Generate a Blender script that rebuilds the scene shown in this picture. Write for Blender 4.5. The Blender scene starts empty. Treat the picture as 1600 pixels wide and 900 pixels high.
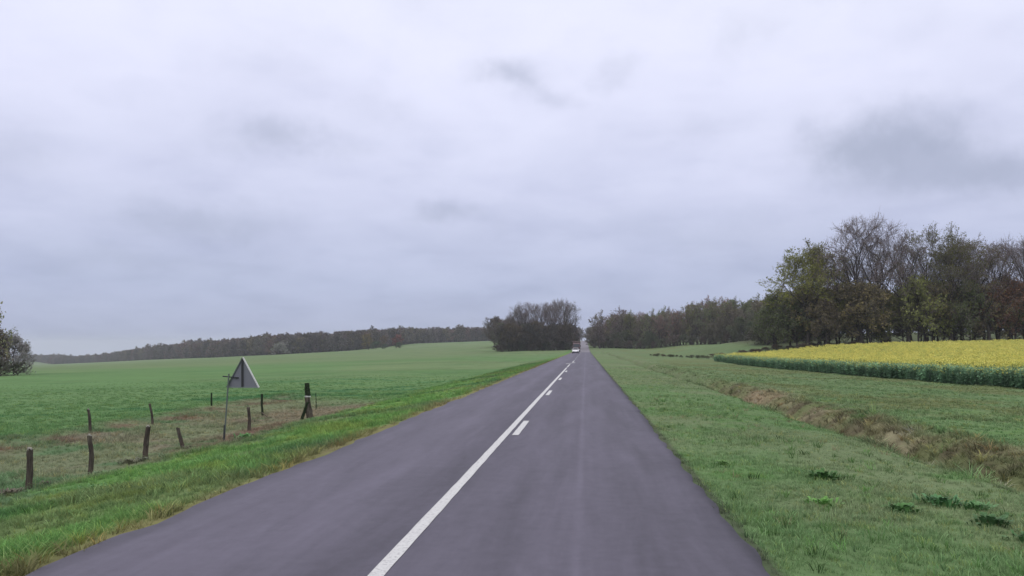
import bpy, math, random
import numpy as np
from mathutils import Vector

R = math.radians
rng = np.random.default_rng(7)
random.seed(7)
sc = bpy.context.scene
col = sc.collection

# ------------------------------------------------------------------ camera
CAM_H = 1.75
F_PX = 1218.0
cd = bpy.data.cameras.new("camera")
cam = bpy.data.objects.new("camera", cd)
col.objects.link(cam)
cam.location = (0, 0, CAM_H)
yaw = math.atan(115 / F_PX)
pitch = math.atan(92 / F_PX)
cam.rotation_euler = (math.pi / 2 + pitch, 0, yaw)
cd.sensor_width = 36
cd.lens = 36 * F_PX / 1600
cd.clip_start = 0.1
cd.clip_end = 20000
sc.camera = cam

# ------------------------------------------------------------------ light, sky, exposure
sc.view_settings.view_transform = 'Standard'
sc.view_settings.look = 'None'
sc.view_settings.exposure = 0
sc.view_settings.gamma = 1
sc.render.engine = 'CYCLES'
sc.cycles.max_bounces = 5
sc.cycles.diffuse_bounces = 3
sc.cycles.transparent_max_bounces = 8
sc.cycles.volume_bounces = 1

SUN_EL, SUN_ROT = 52, 200          # weak, very soft sun behind the overcast
sd = bpy.data.lights.new("sun", 'SUN')
sd.energy = 0.8
sd.angle = R(35)
sd.color = (1.0, 0.97, 0.95)
so = bpy.data.objects.new("sun", sd)
col.objects.link(so)
sdir = Vector((math.sin(R(SUN_ROT)) * math.cos(R(SUN_EL)), math.cos(R(SUN_ROT)) * math.cos(R(SUN_EL)), math.sin(R(SUN_EL))))
so.rotation_euler = sdir.to_track_quat('Z', 'Y').to_euler()


class NT:
    """small node-tree helper"""
    def __init__(s, tree):
        s.t = tree
        tree.nodes.clear()

    def n(s, typ, ins=None, **kw):
        nd = s.t.nodes.new(typ)
        for k, v in kw.items():
            setattr(nd, k, v)
        for k, v in (ins or {}).items():
            sock = nd.inputs[k]
            if isinstance(v, bpy.types.NodeSocket):
                s.t.links.new(v, sock)
            else:
                sock.default_value = v
        return nd

    def math(s, op, a, b=0.0, c=None, clamp=False):
        i = {0: a, 1: b}
        if c is not None:
            i[2] = c
        return s.n('ShaderNodeMath', i, operation=op, use_clamp=clamp).outputs[0]

    def mix(s, f, a, b, blend='MIX'):
        nd = s.n('ShaderNodeMix', {0: f, 6: a, 7: b}, data_type='RGBA', blend_type=blend)
        return nd.outputs[2]

    def ramp(s, f, stops):
        nd = s.n('ShaderNodeValToRGB', {0: f})
        el = nd.color_ramp.elements
        while len(el) < len(stops):
            el.new(0.5)
        for e, (p, c) in zip(el, stops):
            e.position = p
            e.color = c if len(c) == 4 else (*c, 1)
        return nd.outputs[0]

    def noise(s, vec, scale, detail=4, rough=0.55, dist=0.0):
        i = {'Scale': scale, 'Detail': detail, 'Roughness': rough, 'Distortion': dist}
        if vec is not None:
            i['Vector'] = vec
        return s.n('ShaderNodeTexNoise', i).outputs[0]


world = bpy.data.worlds.new("World")
sc.world = world
world.use_nodes = True
w = NT(world.node_tree)
tc = w.n('ShaderNodeTexCoord').outputs['Generated']
sky = w.n('ShaderNodeTexSky', sky_type='NISHITA', sun_disc=False, sun_elevation=R(SUN_EL), sun_rotation=R(SUN_ROT))
sky.air_density = 1.0
sky.dust_density = 2.0
sep = w.n('ShaderNodeSeparateXYZ', {0: tc})
X_, Y_, Z_ = sep.outputs
# overcast luminance: about three times brighter overhead than at the horizon, all round
zc = w.math('MAXIMUM', Z_, 0.0)
base = w.ramp(zc, [(0.0, (0.41, 0.455, 0.64)), (0.075, (0.49, 0.54, 0.74)), (0.19, (0.685, 0.715, 0.92)), (0.31, (0.83, 0.85, 1.05)),
                   (0.42, (0.88, 0.90, 1.07)), (0.75, (1.14, 1.13, 1.20)), (1.0, (1.28, 1.25, 1.30))])
# cloud deck: direction projected on a flat layer
den = w.math('ADD', zc, 0.24)
px_ = w.math('DIVIDE', X_, den)
py_ = w.math('DIVIDE', Y_, den)
deck = w.n('ShaderNodeCombineXYZ', {0: px_, 1: py_, 2: 0.0}).outputs[0]
n1 = w.noise(deck, 1.5, 6, 0.50, 0.25)
n2 = w.noise(deck, 4.2, 5, 0.52, 0.2)
n1r = w.ramp(n1, [(0.38, (1.04, 1.035, 1.03)), (0.50, (1, 1, 1)), (0.66, (0.915, 0.92, 0.935))])
n2r = w.ramp(n2, [(0.36, (1.02, 1.02, 1.015)), (0.52, (1, 1, 1)), (0.70, (0.945, 0.95, 0.96))])
c = w.mix(1.0, base, n1r, 'MULTIPLY')
c = w.mix(1.0, c, n2r, 'MULTIPLY')
lown = w.noise(w.n('ShaderNodeMapping', {0: tc, 3: (3.0, 3.0, 13.0)}).outputs[0], 1.6, 6, 0.55, 0.3)
lowr = w.ramp(lown, [(0.38, (1.02, 1.02, 1.015)), (0.5, (1, 1, 1)), (0.64, (0.94, 0.945, 0.96))])
c = w.mix(w.ramp(zc, [(0.0, (0.9, 0.9, 0.9)), (0.18, (0.7, 0.7, 0.7)), (0.4, (0, 0, 0))]), c, w.mix(1.0, c, lowr, 'MULTIPLY'))
# a few denser clouds (azimuth from the road direction, elevation, widths in degrees, depth)
az = w.math('ARCTAN2', X_, Y_)
el_ = w.math('ARCSINE', Z_)
wob = w.n('ShaderNodeTexNoise', {'Vector': tc, 'Scale': 9.0, 'Detail': 5.0, 'Roughness': 0.6})
wsep = w.n('ShaderNodeSeparateColor', {0: wob.outputs[1]})
azw = w.math('ADD', az, w.math('MULTIPLY', w.math('SUBTRACT', wsep.outputs[0], 0.5), 0.22))
elw = w.math('ADD', el_, w.math('MULTIPLY', w.math('SUBTRACT', wsep.outputs[1], 0.5), 0.10))
for a0, e0, sa, se, dep in [(20.8, 13.2, 4.2, 2.1, 0.30), (25.8, 11.2, 5.5, 1.5, 0.24), (-6.3, 19.4, 2.3, 1.1, 0.19), (-3.0, 18.0, 2.2, 0.8, 0.10),
                            (-22.3, 14.6, 3.6, 1.3, 0.19), (-9.3, 9.2, 3.4, 0.9, 0.17), (-27.5, 8.9, 4.5, 1.3, 0.15),
                            (-32, 5.6, 6.0, 1.0, 0.09), (-16, 17.0, 2.5, 0.9, 0.05), (2.6, 19.4, 1.6, 0.8, 0.07), (11.5, 21.5, 2.2, 1.6, 0.07),
                            (19, 24.0, 5.0, 1.6, 0.09), (10, 8.2, 6.5, 1.8, 0.08), (9.0, 15.5, 2.4, 0.9, 0.05), (-42, 12, 5, 2, 0.12),
                            (44, 16, 6, 2.5, 0.16), (60, 10, 7, 2, 0.12), (-62, 18, 8, 3, 0.12), (95, 20, 9, 3, 0.14), (-100, 14, 9, 3, 0.13),
                            (140, 18, 9, 3, 0.13), (-145, 22, 9, 3, 0.14)]:
    da = w.math('DIVIDE', w.math('SUBTRACT', azw, R(a0)), R(sa))
    de = w.math('DIVIDE', w.math('SUBTRACT', elw, R(e0)), R(se))
    r2 = w.math('ADD', w.math('MULTIPLY', da, da), w.math('MULTIPLY', de, de))
    g = w.math('MULTIPLY', w.math('EXPONENT', w.math('MULTIPLY', r2, -1.0)), dep * 2.1)
    c = w.mix(g, c, (0.30, 0.345, 0.47, 1))
nis = w.n('ShaderNodeVectorMath', {0: sky.outputs[0], 3: 0.10}, operation='SCALE').outputs[0]
c = w.mix(0.06, c, nis)
bg = w.n('ShaderNodeBackground', {0: c, 1: 1.0})
w.n('ShaderNodeOutputWorld', {0: bg.outputs[0]})


# ------------------------------------------------------------------ numpy noise
def _hash(ix, iy, seed):
    h = (ix.astype(np.int64) * 374761393 + iy.astype(np.int64) * 668265263 + seed * 1442695041) & 0xFFFFFFFF
    h = ((h ^ (h >> 13)) * 1274126177) & 0xFFFFFFFF
    return ((h ^ (h >> 16)) & 0xFFFF) / 65535.0


def vnoise(x, y, s, seed=0):
    x = np.asarray(x, float) / s
    y = np.asarray(y, float) / s
    ix, iy = np.floor(x), np.floor(y)
    fx, fy = x - ix, y - iy
    fx, fy = fx * fx * (3 - 2 * fx), fy * fy * (3 - 2 * fy)
    a, b = _hash(ix, iy, seed), _hash(ix + 1, iy, seed)
    c_, d = _hash(ix, iy + 1, seed), _hash(ix + 1, iy + 1, seed)
    return (a * (1 - fx) + b * fx) * (1 - fy) + (c_ * (1 - fx) + d * fx) * fy


def fbm(x, y, s, seed=0, oct=4):
    v, amp, tot = 0, 1.0, 0
    for k in range(oct):
        v = v + amp * vnoise(x, y, s / 2 ** k, seed + k * 17)
        tot += amp
        amp *= 0.55
    return v / tot


def sstep(a, b, x):
    t = np.clip((x - a) / (b - a), 0, 1)
    return t * t * (3 - 2 * t)


# ------------------------------------------------------------------ terrain
ROAD_L, ROAD_R = -4.28, 1.43


def road_z(Y):
    return np.interp(Y, [-1e5, 190, 230, 270, 320, 380, 450, 520, 620, 700, 850, 1000, 1e5],
                     [0, 0, 0.03, 0.2, 0.6, 1.35, 2.6, 3.9, 5.6, 6.9, 8.3, 9.0, 9.0])


PX = [-60, -17.5, -16.5, -12, -10.3, -7.5, -5.2, -4.6, -4.3, 1.45, 1.75, 3.5, 5.5, 5.85, 6.4, 6.9, 7.75, 8.5, 14, 22, 26, 60]
PZ = [-1.25, -1.02, -1.10, -1.02, -0.92, -0.50, -0.15, -0.06, -0.035, -0.035, -0.07, -0.10, -0.20, -0.42, -1.10, -1.10, -0.44, -0.30, -0.40, -0.50, -0.48, 0.0]
CT = [(-17, 5, -1.05), (-17, 60, -1.05), (-17, 120, -0.95), (-26, 100, -1.35), (-60, 60, -1.9), (-84, 105, -2.46), (-100, 60, -2.6),
      (-31, 320, -0.1), (-12, 320, 0.3), (-50, 420, 2.1), (-15, 220, -0.25), (-136, 520, 0.45), (-210, 520, -3.5), (-187, 580, -1.94), (-224, 560, -3.9),
      (-335, 680, -8.1), (-495, 850, -12.8), (-715, 1100, -21.9), (-795, 1100, -24.9), (-168, 740, 4.8), (-101, 800, 7.8), (-20, 800, 7.9), (-20, 600, 5.2),
      (-1250, 1600, -29), (-150, 200, -4.6), (-300, 300, -9.5), (-300, 450, -9.5), (-600, 700, -20),
      (33, 125, 0.65), (66, 125, 1.55), (24, 140, 0.1), (40, 147, 1.5), (48, 141, 1.7), (75, 141, 2.0), (110, 141, 2.6), (150, 220, 6.2), (60, 220, 5.2), (100, 220, 5.9), (64, 285, 3.3),
      (47, 315, 2.8), (24, 345, 1.75), (8, 380, 1.6), (24, 60, -0.38), (24, 20, -0.55), (24, 42, -0.5), (32, 46, -0.42), (60, 60, 0.3), (100, 40, 0.6), (24, 100, -0.12), (20, 240, 0.4),
      (15, 300, 1.0), (20, 600, 5.4), (100, 600, 7), (40, 800, 8.5), (100, 400, 5), (200, 300, 6), (24, -50, -0.3), (-24, -50, -1), (-300, 0, -6), (300, 0, 3),
      (0, 3000, 6), (-3000, 3000, -95), (-1600, 1900, -55), (3000, 3000, 10), (3000, 0, 5), (-3000, 0, -60), (0, -3000, 0), (3000, -3000, 0), (-3000, -3000, -10),
      (0, 1500, 7), (400, 900, 9)]
_cx = np.array([p[0] for p in CT], float)
_cy = np.array([p[1] for p in CT], float)
_cz = np.array([p[2] for p in CT], float) - road_z(_cy)
_A = np.hypot(_cx[:, None] - _cx[None], _cy[:, None] - _cy[None])
_wt = np.linalg.solve(np.block([[_A, np.ones((len(CT), 1))], [np.ones((1, len(CT))), np.zeros((1, 1))]]), np.append(_cz, 0))


def wobx(Y):
    return (vnoise(Y, Y * 0, 3.1, 5) - 0.5) * 0.35 + (vnoise(Y, Y * 0, 11, 6) - 0.5) * 0.45


def ground_z(X, Y):
    X = np.asarray(X, float)
    Y = np.asarray(Y, float)
    shp = np.broadcast(X, Y).shape
    Xf = np.broadcast_to(X, shp).ravel().astype(float)
    Yf = np.broadcast_to(Y, shp).ravel().astype(float)
    fz = np.zeros_like(Xf)
    for i in range(0, len(Xf), 60000):
        s = slice(i, i + 60000)
        fz[s] = np.hypot(Xf[s, None] - _cx, Yf[s, None] - _cy) @ _wt[:-1] + _wt[-1]
    fz = np.clip(fz, -130, 14) + road_z(Yf)
    wx = wobx(Yf) * sstep(2.5, 5.5, np.abs(Xf + 1.4))
    nz = np.interp(Xf + wx * np.where(Xf > 0, 1, 0.6), PX, PZ) + road_z(Yf)
    rough = (fbm(Xf, Yf, 1.6, 3) - 0.5) * 0.16 * sstep(3.2, 5.5, np.abs(Xf + 1.4)) + (fbm(Xf, Yf, 0.5, 9, 2) - 0.5) * 0.22 * sstep(5.8, 6.3, Xf) * (1 - sstep(8.4, 9.2, Xf))
    wr = np.where(Xf > 0, sstep(22, 40, Xf), sstep(16, 34, -Xf))
    # the ditch and embankment flatten out far down the road
    fade = sstep(230, 330, Yf) * sstep(2.9, 6, np.abs(Xf + 1.4))
    nz = nz * (1 - fade) + (road_z(Yf) + np.interp(Xf, [-17, -4.3, 1.4, 20], [-0.3, -0.035, -0.035, 0.1])) * fade
    z = nz * (1 - wr) + fz * wr + rough * (1 - wr * 0.6)
    return z.reshape(shp)


def gz(x, y):
    return float(ground_z(np.array([x]), np.array([y]))[0])


RAPE_FAR = 128.0


def rape_edge(Y):
    return np.interp(Y, [0, 44, 60, 85, 110, 137], [25.2, 23.2, 21.2, 19.3, 19.4, 21.0]) + (vnoise(Y, Y * 0, 4, 8) - 0.5) * 0.7


def mixc(a, b, f):
    return a * (1 - f[:, None]) + b * f[:, None]


def ground_col(X, Y):
    """real-world base colour of the ground cover at X, Y"""
    X = np.asarray(X, float).ravel()
    Y = np.asarray(Y, float).ravel()
    n = len(X)
    A = lambda r, g, b: np.tile(np.array([r, g, b], float), (n, 1))
    xw = X + (fbm(X, Y, 2.0, 21) - 0.5) * 2.2
    big = fbm(X, Y, 60, 31)
    mid = fbm(X, Y, 5, 33)
    fine = fbm(X, Y, 1.1, 35)
    dist = np.hypot(X, Y)
    # winter wheat field on the left, paler and greyer further off
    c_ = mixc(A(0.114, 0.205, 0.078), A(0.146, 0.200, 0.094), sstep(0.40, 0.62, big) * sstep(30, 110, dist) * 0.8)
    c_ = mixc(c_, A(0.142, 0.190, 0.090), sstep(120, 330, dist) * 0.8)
    c_ = mixc(c_, A(0.06, 0.14, 0.048), sstep(0.56, 0.7, mid) * 0.35 * (X < 0))
    # streaks of taller green and of bare soil across the field edge
    st = fbm(X * 0.35, Y, 2.2, 44)
    c_ = mixc(c_, A(0.035, 0.125, 0.05), sstep(0.58, 0.68, st) * 0.7 * sstep(-34, -17, X) * (X < -9) * (Y < 70))
    # fenced strip: pale dead and grey-green grass
    pen = sstep(-18.4, -16.8, xw) * (1 - sstep(-9.9, -9.0, xw)) * (1 - sstep(34, 41, Y + (xw + 10) * 0.9))
    pc = mixc(A(0.155, 0.178, 0.100), A(0.175, 0.165, 0.112), sstep(0.56, 0.72, fbm(X, Y, 2.6, 51)))
    pc = mixc(pc, A(0.15, 0.105, 0.075), np.exp(-((xw + 16.3) / 0.7) ** 2) * sstep(0.36, 0.56, fine) * 0.9)
    pc = mixc(pc, A(0.15, 0.095, 0.07), np.exp(-((xw + 10.5) / 0.6) ** 2) * sstep(0.46, 0.62, mid) * 0.9)
    pc = mixc(pc, A(0.175, 0.14, 0.10), sstep(25, 30, Y) * (1 - sstep(33, 37, Y)) * sstep(-14.5, -12.5, X) * 0.7)
    pc = mixc(pc, A(0.06, 0.15, 0.06), sstep(0.60, 0.70, fbm(X, Y, 1.8, 53)) * 0.6)
    c_ = mixc(c_, pc, pen)
    # bright verge on the left
    ve = sstep(-9.9, -8.9, xw) * (X < -3) * (1 - sstep(60, 120, Y) * (1 - sstep(-7.5, -6.2, xw)))
    vc = mixc(A(0.118, 0.228, 0.066), A(0.075, 0.160, 0.060), sstep(0.47, 0.62, mid))
    vc = mixc(vc, A(0.15, 0.165, 0.085), sstep(0.5, 0.66, fbm(X, Y, 3.4, 57)) * 0.55)
    vc = mixc(vc, A(0.185, 0.235, 0.06), sstep(0.52, 0.70, fine) * 0.6)
    c_ = mixc(c_, vc, ve)
    # right of the road: mown verge, ditch, margin
    rt = (X > 0) * (1 - sstep(300, 380, Y))
    rc = mixc(A(0.118, 0.190, 0.080), A(0.146, 0.192, 0.096), sstep(0.45, 0.62, mid))
    rc = mixc(rc, A(0.095, 0.19, 0.060), sstep(0.60, 0.74, fine) * 0.65)
    rc = mixc(rc, A(0.150, 0.180, 0.098), sstep(14, 60, Y) * 0.4)
    rc = mixc(rc, A(0.130, 0.160, 0.068), sstep(9.0, 10.5, xw) * sstep(0.45, 0.6, mid) * 0.8)
    c_ = mixc(c_, rc, rt * (1 - sstep(60, 120, X)))
    xd = X + wobx(Y)
    di = sstep(5.45, 5.8, xd) * (1 - sstep(7.8, 8.9, xd + (fine - 0.5) * 1.6))
    dc = mixc(A(0.165, 0.158, 0.088), A(0.25, 0.228, 0.140), sstep(0.48, 0.62, fine))
    dc = mixc(dc, A(0.125, 0.15, 0.065), sstep(0.50, 0.64, fbm(X, Y, 2.3, 61) + 0.10 * sstep(26, 46, Y)) * 0.85)
    dc = mixc(dc, A(0.10, 0.085, 0.055), (1 - sstep(0.34, 0.46, fbm(X, Y, 0.7, 63))) * 0.75)
    c_ = mixc(c_, dc, di * (X > 0) * (1 - sstep(36, 60, Y) * 0.8) * (Y < 260))
    # straw-coloured dry patch on the ditch bank
    c_ = mixc(c_, A(0.26, 0.21, 0.135), np.exp(-(((X - 7.6) / 1.1) ** 2 + ((Y - 36.5) / 3.4) ** 2)) * 0.85)
    # dry crumbly shoulders
    sl = np.exp(-((X + 4.42 + (fine - 0.5) * 0.35) / 0.30) ** 2)
    c_ = mixc(c_, A(0.20, 0.165, 0.085), sl * 0.8)
    c_ = mixc(c_, A(0.055, 0.05, 0.045), np.exp(-((X - 1.47) / 0.06) ** 2) * 0.8)
    # soil below the rape
    inr = (X > rape_edge(Y)) * (Y > 38) * (Y < RAPE_FAR) * (X < 140)
    c_ = mixc(c_, A(0.05, 0.075, 0.035), inr * 1.0)
    # woodland floor
    wd = sstep(141, 146, Y) * (1 - sstep(215, 235, Y)) * sstep(36, 40, X) * (X < 130)
    c_ = mixc(c_, A(0.075, 0.085, 0.05), wd * 0.8)
    c_ = mixc(c_, A(0.12, 0.175, 0.08), sstep(150, 160, Y) * (X > 12) * (Y < 255) * (1 - wd) * 0.8)
    return c_


# ------------------------------------------------------------------ object helpers
def link(o, parent=None):
    col.objects.link(o)
    if parent is not None:
        o.parent = parent
    return o


def tag(o, label=None, cat=None, group=None, kind=None):
    if label:
        o['label'] = label
    if cat:
        o['category'] = cat
    if group:
        o['group'] = group
    if kind:
        o['kind'] = kind
    return o


def empty(name, loc, rz=0.0, sc_=1.0):
    o = bpy.data.objects.new(name, None)
    o.location = loc
    o.rotation_euler = (0, 0, rz)
    o.scale = (sc_,) * 3 if not isinstance(sc_, tuple) else sc_
    return link(o)


def np_mesh(name, V, T, mats=(), midx=None, smooth=False, quads=False):
    """V (n,3) floats, T (m,3) or (m,4) ints"""
    V = np.asarray(V, np.float32)
    T = np.asarray(T, np.int32)
    k = T.shape[1]
    me = bpy.data.meshes.new(name)
    me.vertices.add(len(V))
    me.vertices.foreach_set('co', V.ravel())
    me.loops.add(T.size)
    me.loops.foreach_set('vertex_index', T.ravel())
    me.polygons.add(len(T))
    me.polygons.foreach_set('loop_start', np.arange(0, T.size, k, dtype=np.int32))
    if midx is not None:
        me.polygons.foreach_set('material_index', np.asarray(midx, np.int32))
    if smooth:
        me.polygons.foreach_set('use_smooth', np.ones(len(T), bool))
    me.update(calc_edges=True)
    me.validate()
    for m in mats:
        me.materials.append(m)
    return me


def mobj(name, me, parent=None, **tags):
    o = bpy.data.objects.new(name, me)
    link(o, parent)
    return tag(o, **tags)


def py_mesh(name, V, Fc, mat, parent=None, smooth=False, bevel=0.0):
    me = bpy.data.meshes.new(name)
    me.from_pydata([tuple(v) for v in V], [], [tuple(f) for f in Fc])
    me.materials.append(mat)
    if smooth:
        for p in me.polygons:
            p.use_smooth = True
    o = bpy.data.objects.new(name, me)
    link(o, parent)
    if bevel:
        b = o.modifiers.new('bevel', 'BEVEL')
        b.width = bevel
        b.segments = 2
        b.limit_method = 'ANGLE'
    return o


def box_vf(cx, cy, cz, sx, sy, sz, V=None, Fc=None):
    V = [] if V is None else V
    Fc = [] if Fc is None else Fc
    n = len(V)
    for dz in (-0.5, 0.5):
        for dx, dy in ((-0.5, -0.5), (0.5, -0.5), (0.5, 0.5), (-0.5, 0.5)):
            V.append((cx + dx * sx, cy + dy * sy, cz + dz * sz))
    Fc += [(n, n + 3, n + 2, n + 1), (n + 4, n + 5, n + 6, n + 7)] + [(n + i, n + (i + 1) % 4, n + 4 + (i + 1) % 4, n + 4 + i) for i in range(4)]
    return V, Fc


def cyl_vf(p0, p1, r0, r1, k=12, V=None, Fc=None, caps=True):
    V = [] if V is None else V
    Fc = [] if Fc is None else Fc
    p0, p1 = Vector(p0), Vector(p1)
    d = (p1 - p0).normalized()
    a = d.orthogonal().normalized()
    b = d.cross(a)
    n = len(V)
    for p, r in ((p0, r0), (p1, r1)):
        for i in range(k):
            t = 2 * math.pi * i / k
            V.append(tuple(p + a * math.cos(t) * r + b * math.sin(t) * r))
    Fc += [(n + i, n + (i + 1) % k, n + k + (i + 1) % k, n + k + i) for i in range(k)]
    if caps:
        Fc += [tuple(n + k - 1 - i for i in range(k)), tuple(n + k + i for i in range(k))]
    return V, Fc


# ------------------------------------------------------------------ materials
def new_mat(name):
    m = bpy.data.materials.new(name)
    m.use_nodes = True
    return m, NT(m.node_tree)


def finish(t, colr, rough=0.9, spec=0.3, bump=None, metal=0.0, **extra):
    ins = {'Base Color': colr, 'Roughness': rough, 'Specular IOR Level': spec, 'Metallic': metal}
    if bump is not None:
        ins['Normal'] = bump
    ins.update(extra)
    b = t.n('ShaderNodeBsdfPrincipled', ins)
    t.n('ShaderNodeOutputMaterial', {0: b.outputs[0]})


def simple_mat(name, colr, rough=0.7, spec=0.4, scale=8.0, amt=0.15, metal=0.0, bump=0.0):
    m, t = new_mat(name)
    p = t.n('ShaderNodeTexCoord').outputs['Object']
    f = t.noise(p, scale, 5, 0.6)
    v = t.math('MULTIPLY_ADD', f, amt * 2, 1 - amt)
    cc = t.n('ShaderNodeVectorMath', {0: (*colr,), 3: v}, operation='SCALE').outputs[0]
    bp = None
    if bump:
        bp = t.n('ShaderNodeBump', {'Height': f, 'Strength': bump, 'Distance': 0.02}).outputs[0]
    finish(t, cc, rough, spec, bp, metal)
    return m


# ground: colour attribute + fine procedural variation and relief
m_ground, t = new_mat("ground_cover")
at = t.n('ShaderNodeAttribute', attribute_name='base').outputs[0]
p = t.n('ShaderNodeNewGeometry').outputs['Position']
f1 = t.noise(p, 0.35, 6, 0.6)
f2 = t.noise(p, 2.5, 6, 0.65)
f3 = t.noise(p, 14, 4, 0.7)
st_p = t.n('ShaderNodeMapping', {0: p, 3: (0.25, 1.0, 1.0)}).outputs[0]
f4 = t.noise(st_p, 0.06, 5, 0.6)
v = t.math('ADD', t.math('MULTIPLY', f1, 0.5), t.math('MULTIPLY', f2, 0.6))
v = t.math('ADD', v, t.math('MULTIPLY', f3, 0.5))
v = t.math('ADD', v, t.math('MULTIPLY', f4, 0.5))
v = t.math('MULTIPLY_ADD', v, 0.95, 0.0)
cc = t.n('ShaderNodeVectorMath', {0: at, 3: v}, operation='SCALE').outputs[0]
warm = t.mix(t.math('MULTIPLY', t.ramp(t.noise(p, 0.12, 5, 0.6), [(0.45, (0, 0, 0)), (0.7, (1, 1, 1))]), 0.25), cc,
             t.mix(1.0, cc, (1.25, 1.0, 0.9, 1), 'MULTIPLY'))
bh = t.math('ADD', f2, t.math('MULTIPLY', f3, 0.5))
finish(t, warm, 1.0, 0.05, t.n('ShaderNodeBump', {'Height': bh, 'Strength': 0.5, 'Distance': 0.06}).outputs[0])

# plants that carry their colour on the instancing point
m_blade, t = new_mat("grass_blade")
at = t.n('ShaderNodeAttribute', attribute_name='tint', attribute_type='INSTANCER').outputs[0]
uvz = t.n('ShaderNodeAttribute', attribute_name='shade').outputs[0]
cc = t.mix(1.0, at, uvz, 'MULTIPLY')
b1 = t.n('ShaderNodeBsdfPrincipled', {'Base Color': cc, 'Roughness': 0.75, 'Specular IOR Level': 0.15})
b2 = t.n('ShaderNodeBsdfTranslucent', {'Color': cc})
mx = t.n('ShaderNodeMixShader', {0: 0.3, 1: b1.outputs[0], 2: b2.outputs[0]})
t.n('ShaderNodeOutputMaterial', {0: mx.outputs[0]})

m_petal, t = new_mat("rape_flower_yellow")
oi = t.n('ShaderNodeObjectInfo').outputs['Random']
cc = t.ramp(oi, [(0.0, (0.62, 0.58, 0.16)), (0.5, (0.76, 0.70, 0.18)), (1.0, (0.50, 0.53, 0.14))])
b1 = t.n('ShaderNodeBsdfPrincipled', {'Base Color': cc, 'Roughness': 0.8, 'Specular IOR Level': 0.1})
t.n('ShaderNodeOutputMaterial', {0: b1.outputs[0]})

# asphalt
m_asph, t = new_mat("old_asphalt")
p = t.n('ShaderNodeNewGeometry').outputs['Position']
sx = t.n('ShaderNodeSeparateXYZ', {0: p})
long_ = t.n('ShaderNodeMapping', {0: p, 3: (1.6, 0.06, 1.0)}).outputs[0]
s1 = t.noise(long_, 1.0, 5, 0.6)
s2 = t.noise(t.n('ShaderNodeMapping', {0: p, 3: (6.0, 0.25, 1.0)}).outputs[0], 1.0, 4, 0.6)
bigp = t.noise(t.n('ShaderNodeMapping', {0: p, 3: (0.9, 0.22, 1.0)}).outputs[0], 1.0, 5, 0.6, 0.6)
agg = t.noise(p, 90, 3, 0.7)
agg2 = t.noise(p, 5, 7, 0.8)
v = t.math('MULTIPLY_ADD', s1, 0.95, -0.46)
v = t.math('ADD', v, t.math('MULTIPLY', s2, 0.16))
v = t.math('ADD', v, t.math('MULTIPLY', bigp, 0.80))
v = t.math('ADD', v, t.math('MULTIPLY', agg, 0.40))
v = t.math('ADD', v, t.math('MULTIPLY', agg2, 0.75))


def band(x0, wd, amp):
    wv = t.math('ADD', sx.outputs[0], t.math('MULTIPLY', t.math('SUBTRACT', t.noise(long_, 0.8, 3, 0.5), 0.5), 0.12))
    d = t.math('DIVIDE', t.math('SUBTRACT', wv, x0), wd)
    return t.math('MULTIPLY', t.math('EXPONENT', t.math('MULTIPLY', t.math('MULTIPLY', d, d), -1.0)), amp)


wear = t.ramp(t.noise(t.n('ShaderNodeMapping', {0: p, 2: (0, 0, 0.06), 3: (1.1, 0.16, 1.0)}).outputs[0], 1.3, 7, 0.68, 0.8), [(0.42, (0, 0, 0)), (0.66, (1, 1, 1))])
v = t.math('ADD', v, t.math('MULTIPLY', wear, 0.24))
for x0, wd, amp in [(-3.2, 0.9, 0.10), (-0.10, 0.05, 0.26), (-0.1, 0.35, 0.08), (-2.6, 0.35, 0.12), (-3.6, 0.28, 0.10), (-1.95, 0.35, -0.14), (-0.65, 0.3, -0.06), (0.75, 0.35, -0.05), (1.43, 0.09, -0.55), (-4.28, 0.12, -0.1)]:
    v = t.math('ADD', v, band(x0, wd, amp))
cc = t.n('ShaderNodeVectorMath', {0: (0.080, 0.073, 0.096), 3: v}, operation='SCALE').outputs[0]
# paler asphalt colour beyond 245 m
far = t.math('GREATER_THAN', sx.outputs[1], 243.0)
cc = t.mix(t.math('MULTIPLY', far, 0.8), cc, (0.20, 0.185, 0.20, 1))
pale = t.ramp(t.noise(p, 1.7, 5, 0.7), [(0.66, (0, 0, 0)), (0.74, (1, 1, 1))])
cc = t.mix(t.math('MULTIPLY', pale, 0.22), cc, (0.22, 0.21, 0.22, 1))
rgh = t.math('MULTIPLY_ADD', bigp, 0.25, 0.62)
finish(t, cc, rgh, 0.35, t.n('ShaderNodeBump', {'Height': t.math('ADD', agg, agg2), 'Strength': 0.35, 'Distance': 0.006}).outputs[0])

m_paint, t = new_mat("road_paint_white")
p = t.n('ShaderNodeNewGeometry').outputs['Position']
wv = t.ramp(t.noise(p, 26, 6, 0.8), [(0.36, (0, 0, 0)), (0.50, (1, 1, 1))])
wv2 = t.noise(p, 3, 4, 0.6)
cc = t.mix(wv, (0.30, 0.29, 0.30, 1), (0.62, 0.62, 0.60, 1))
cc = t.mix(t.math('MULTIPLY', wv2, 0.35), cc, (0.40, 0.39, 0.38, 1))
finish(t, cc, 0.7, 0.3)

m_soil = simple_mat("asphalt_edge_crumb", (0.06, 0.055, 0.055), 1.0, 0.1, 30, 0.4)

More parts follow.
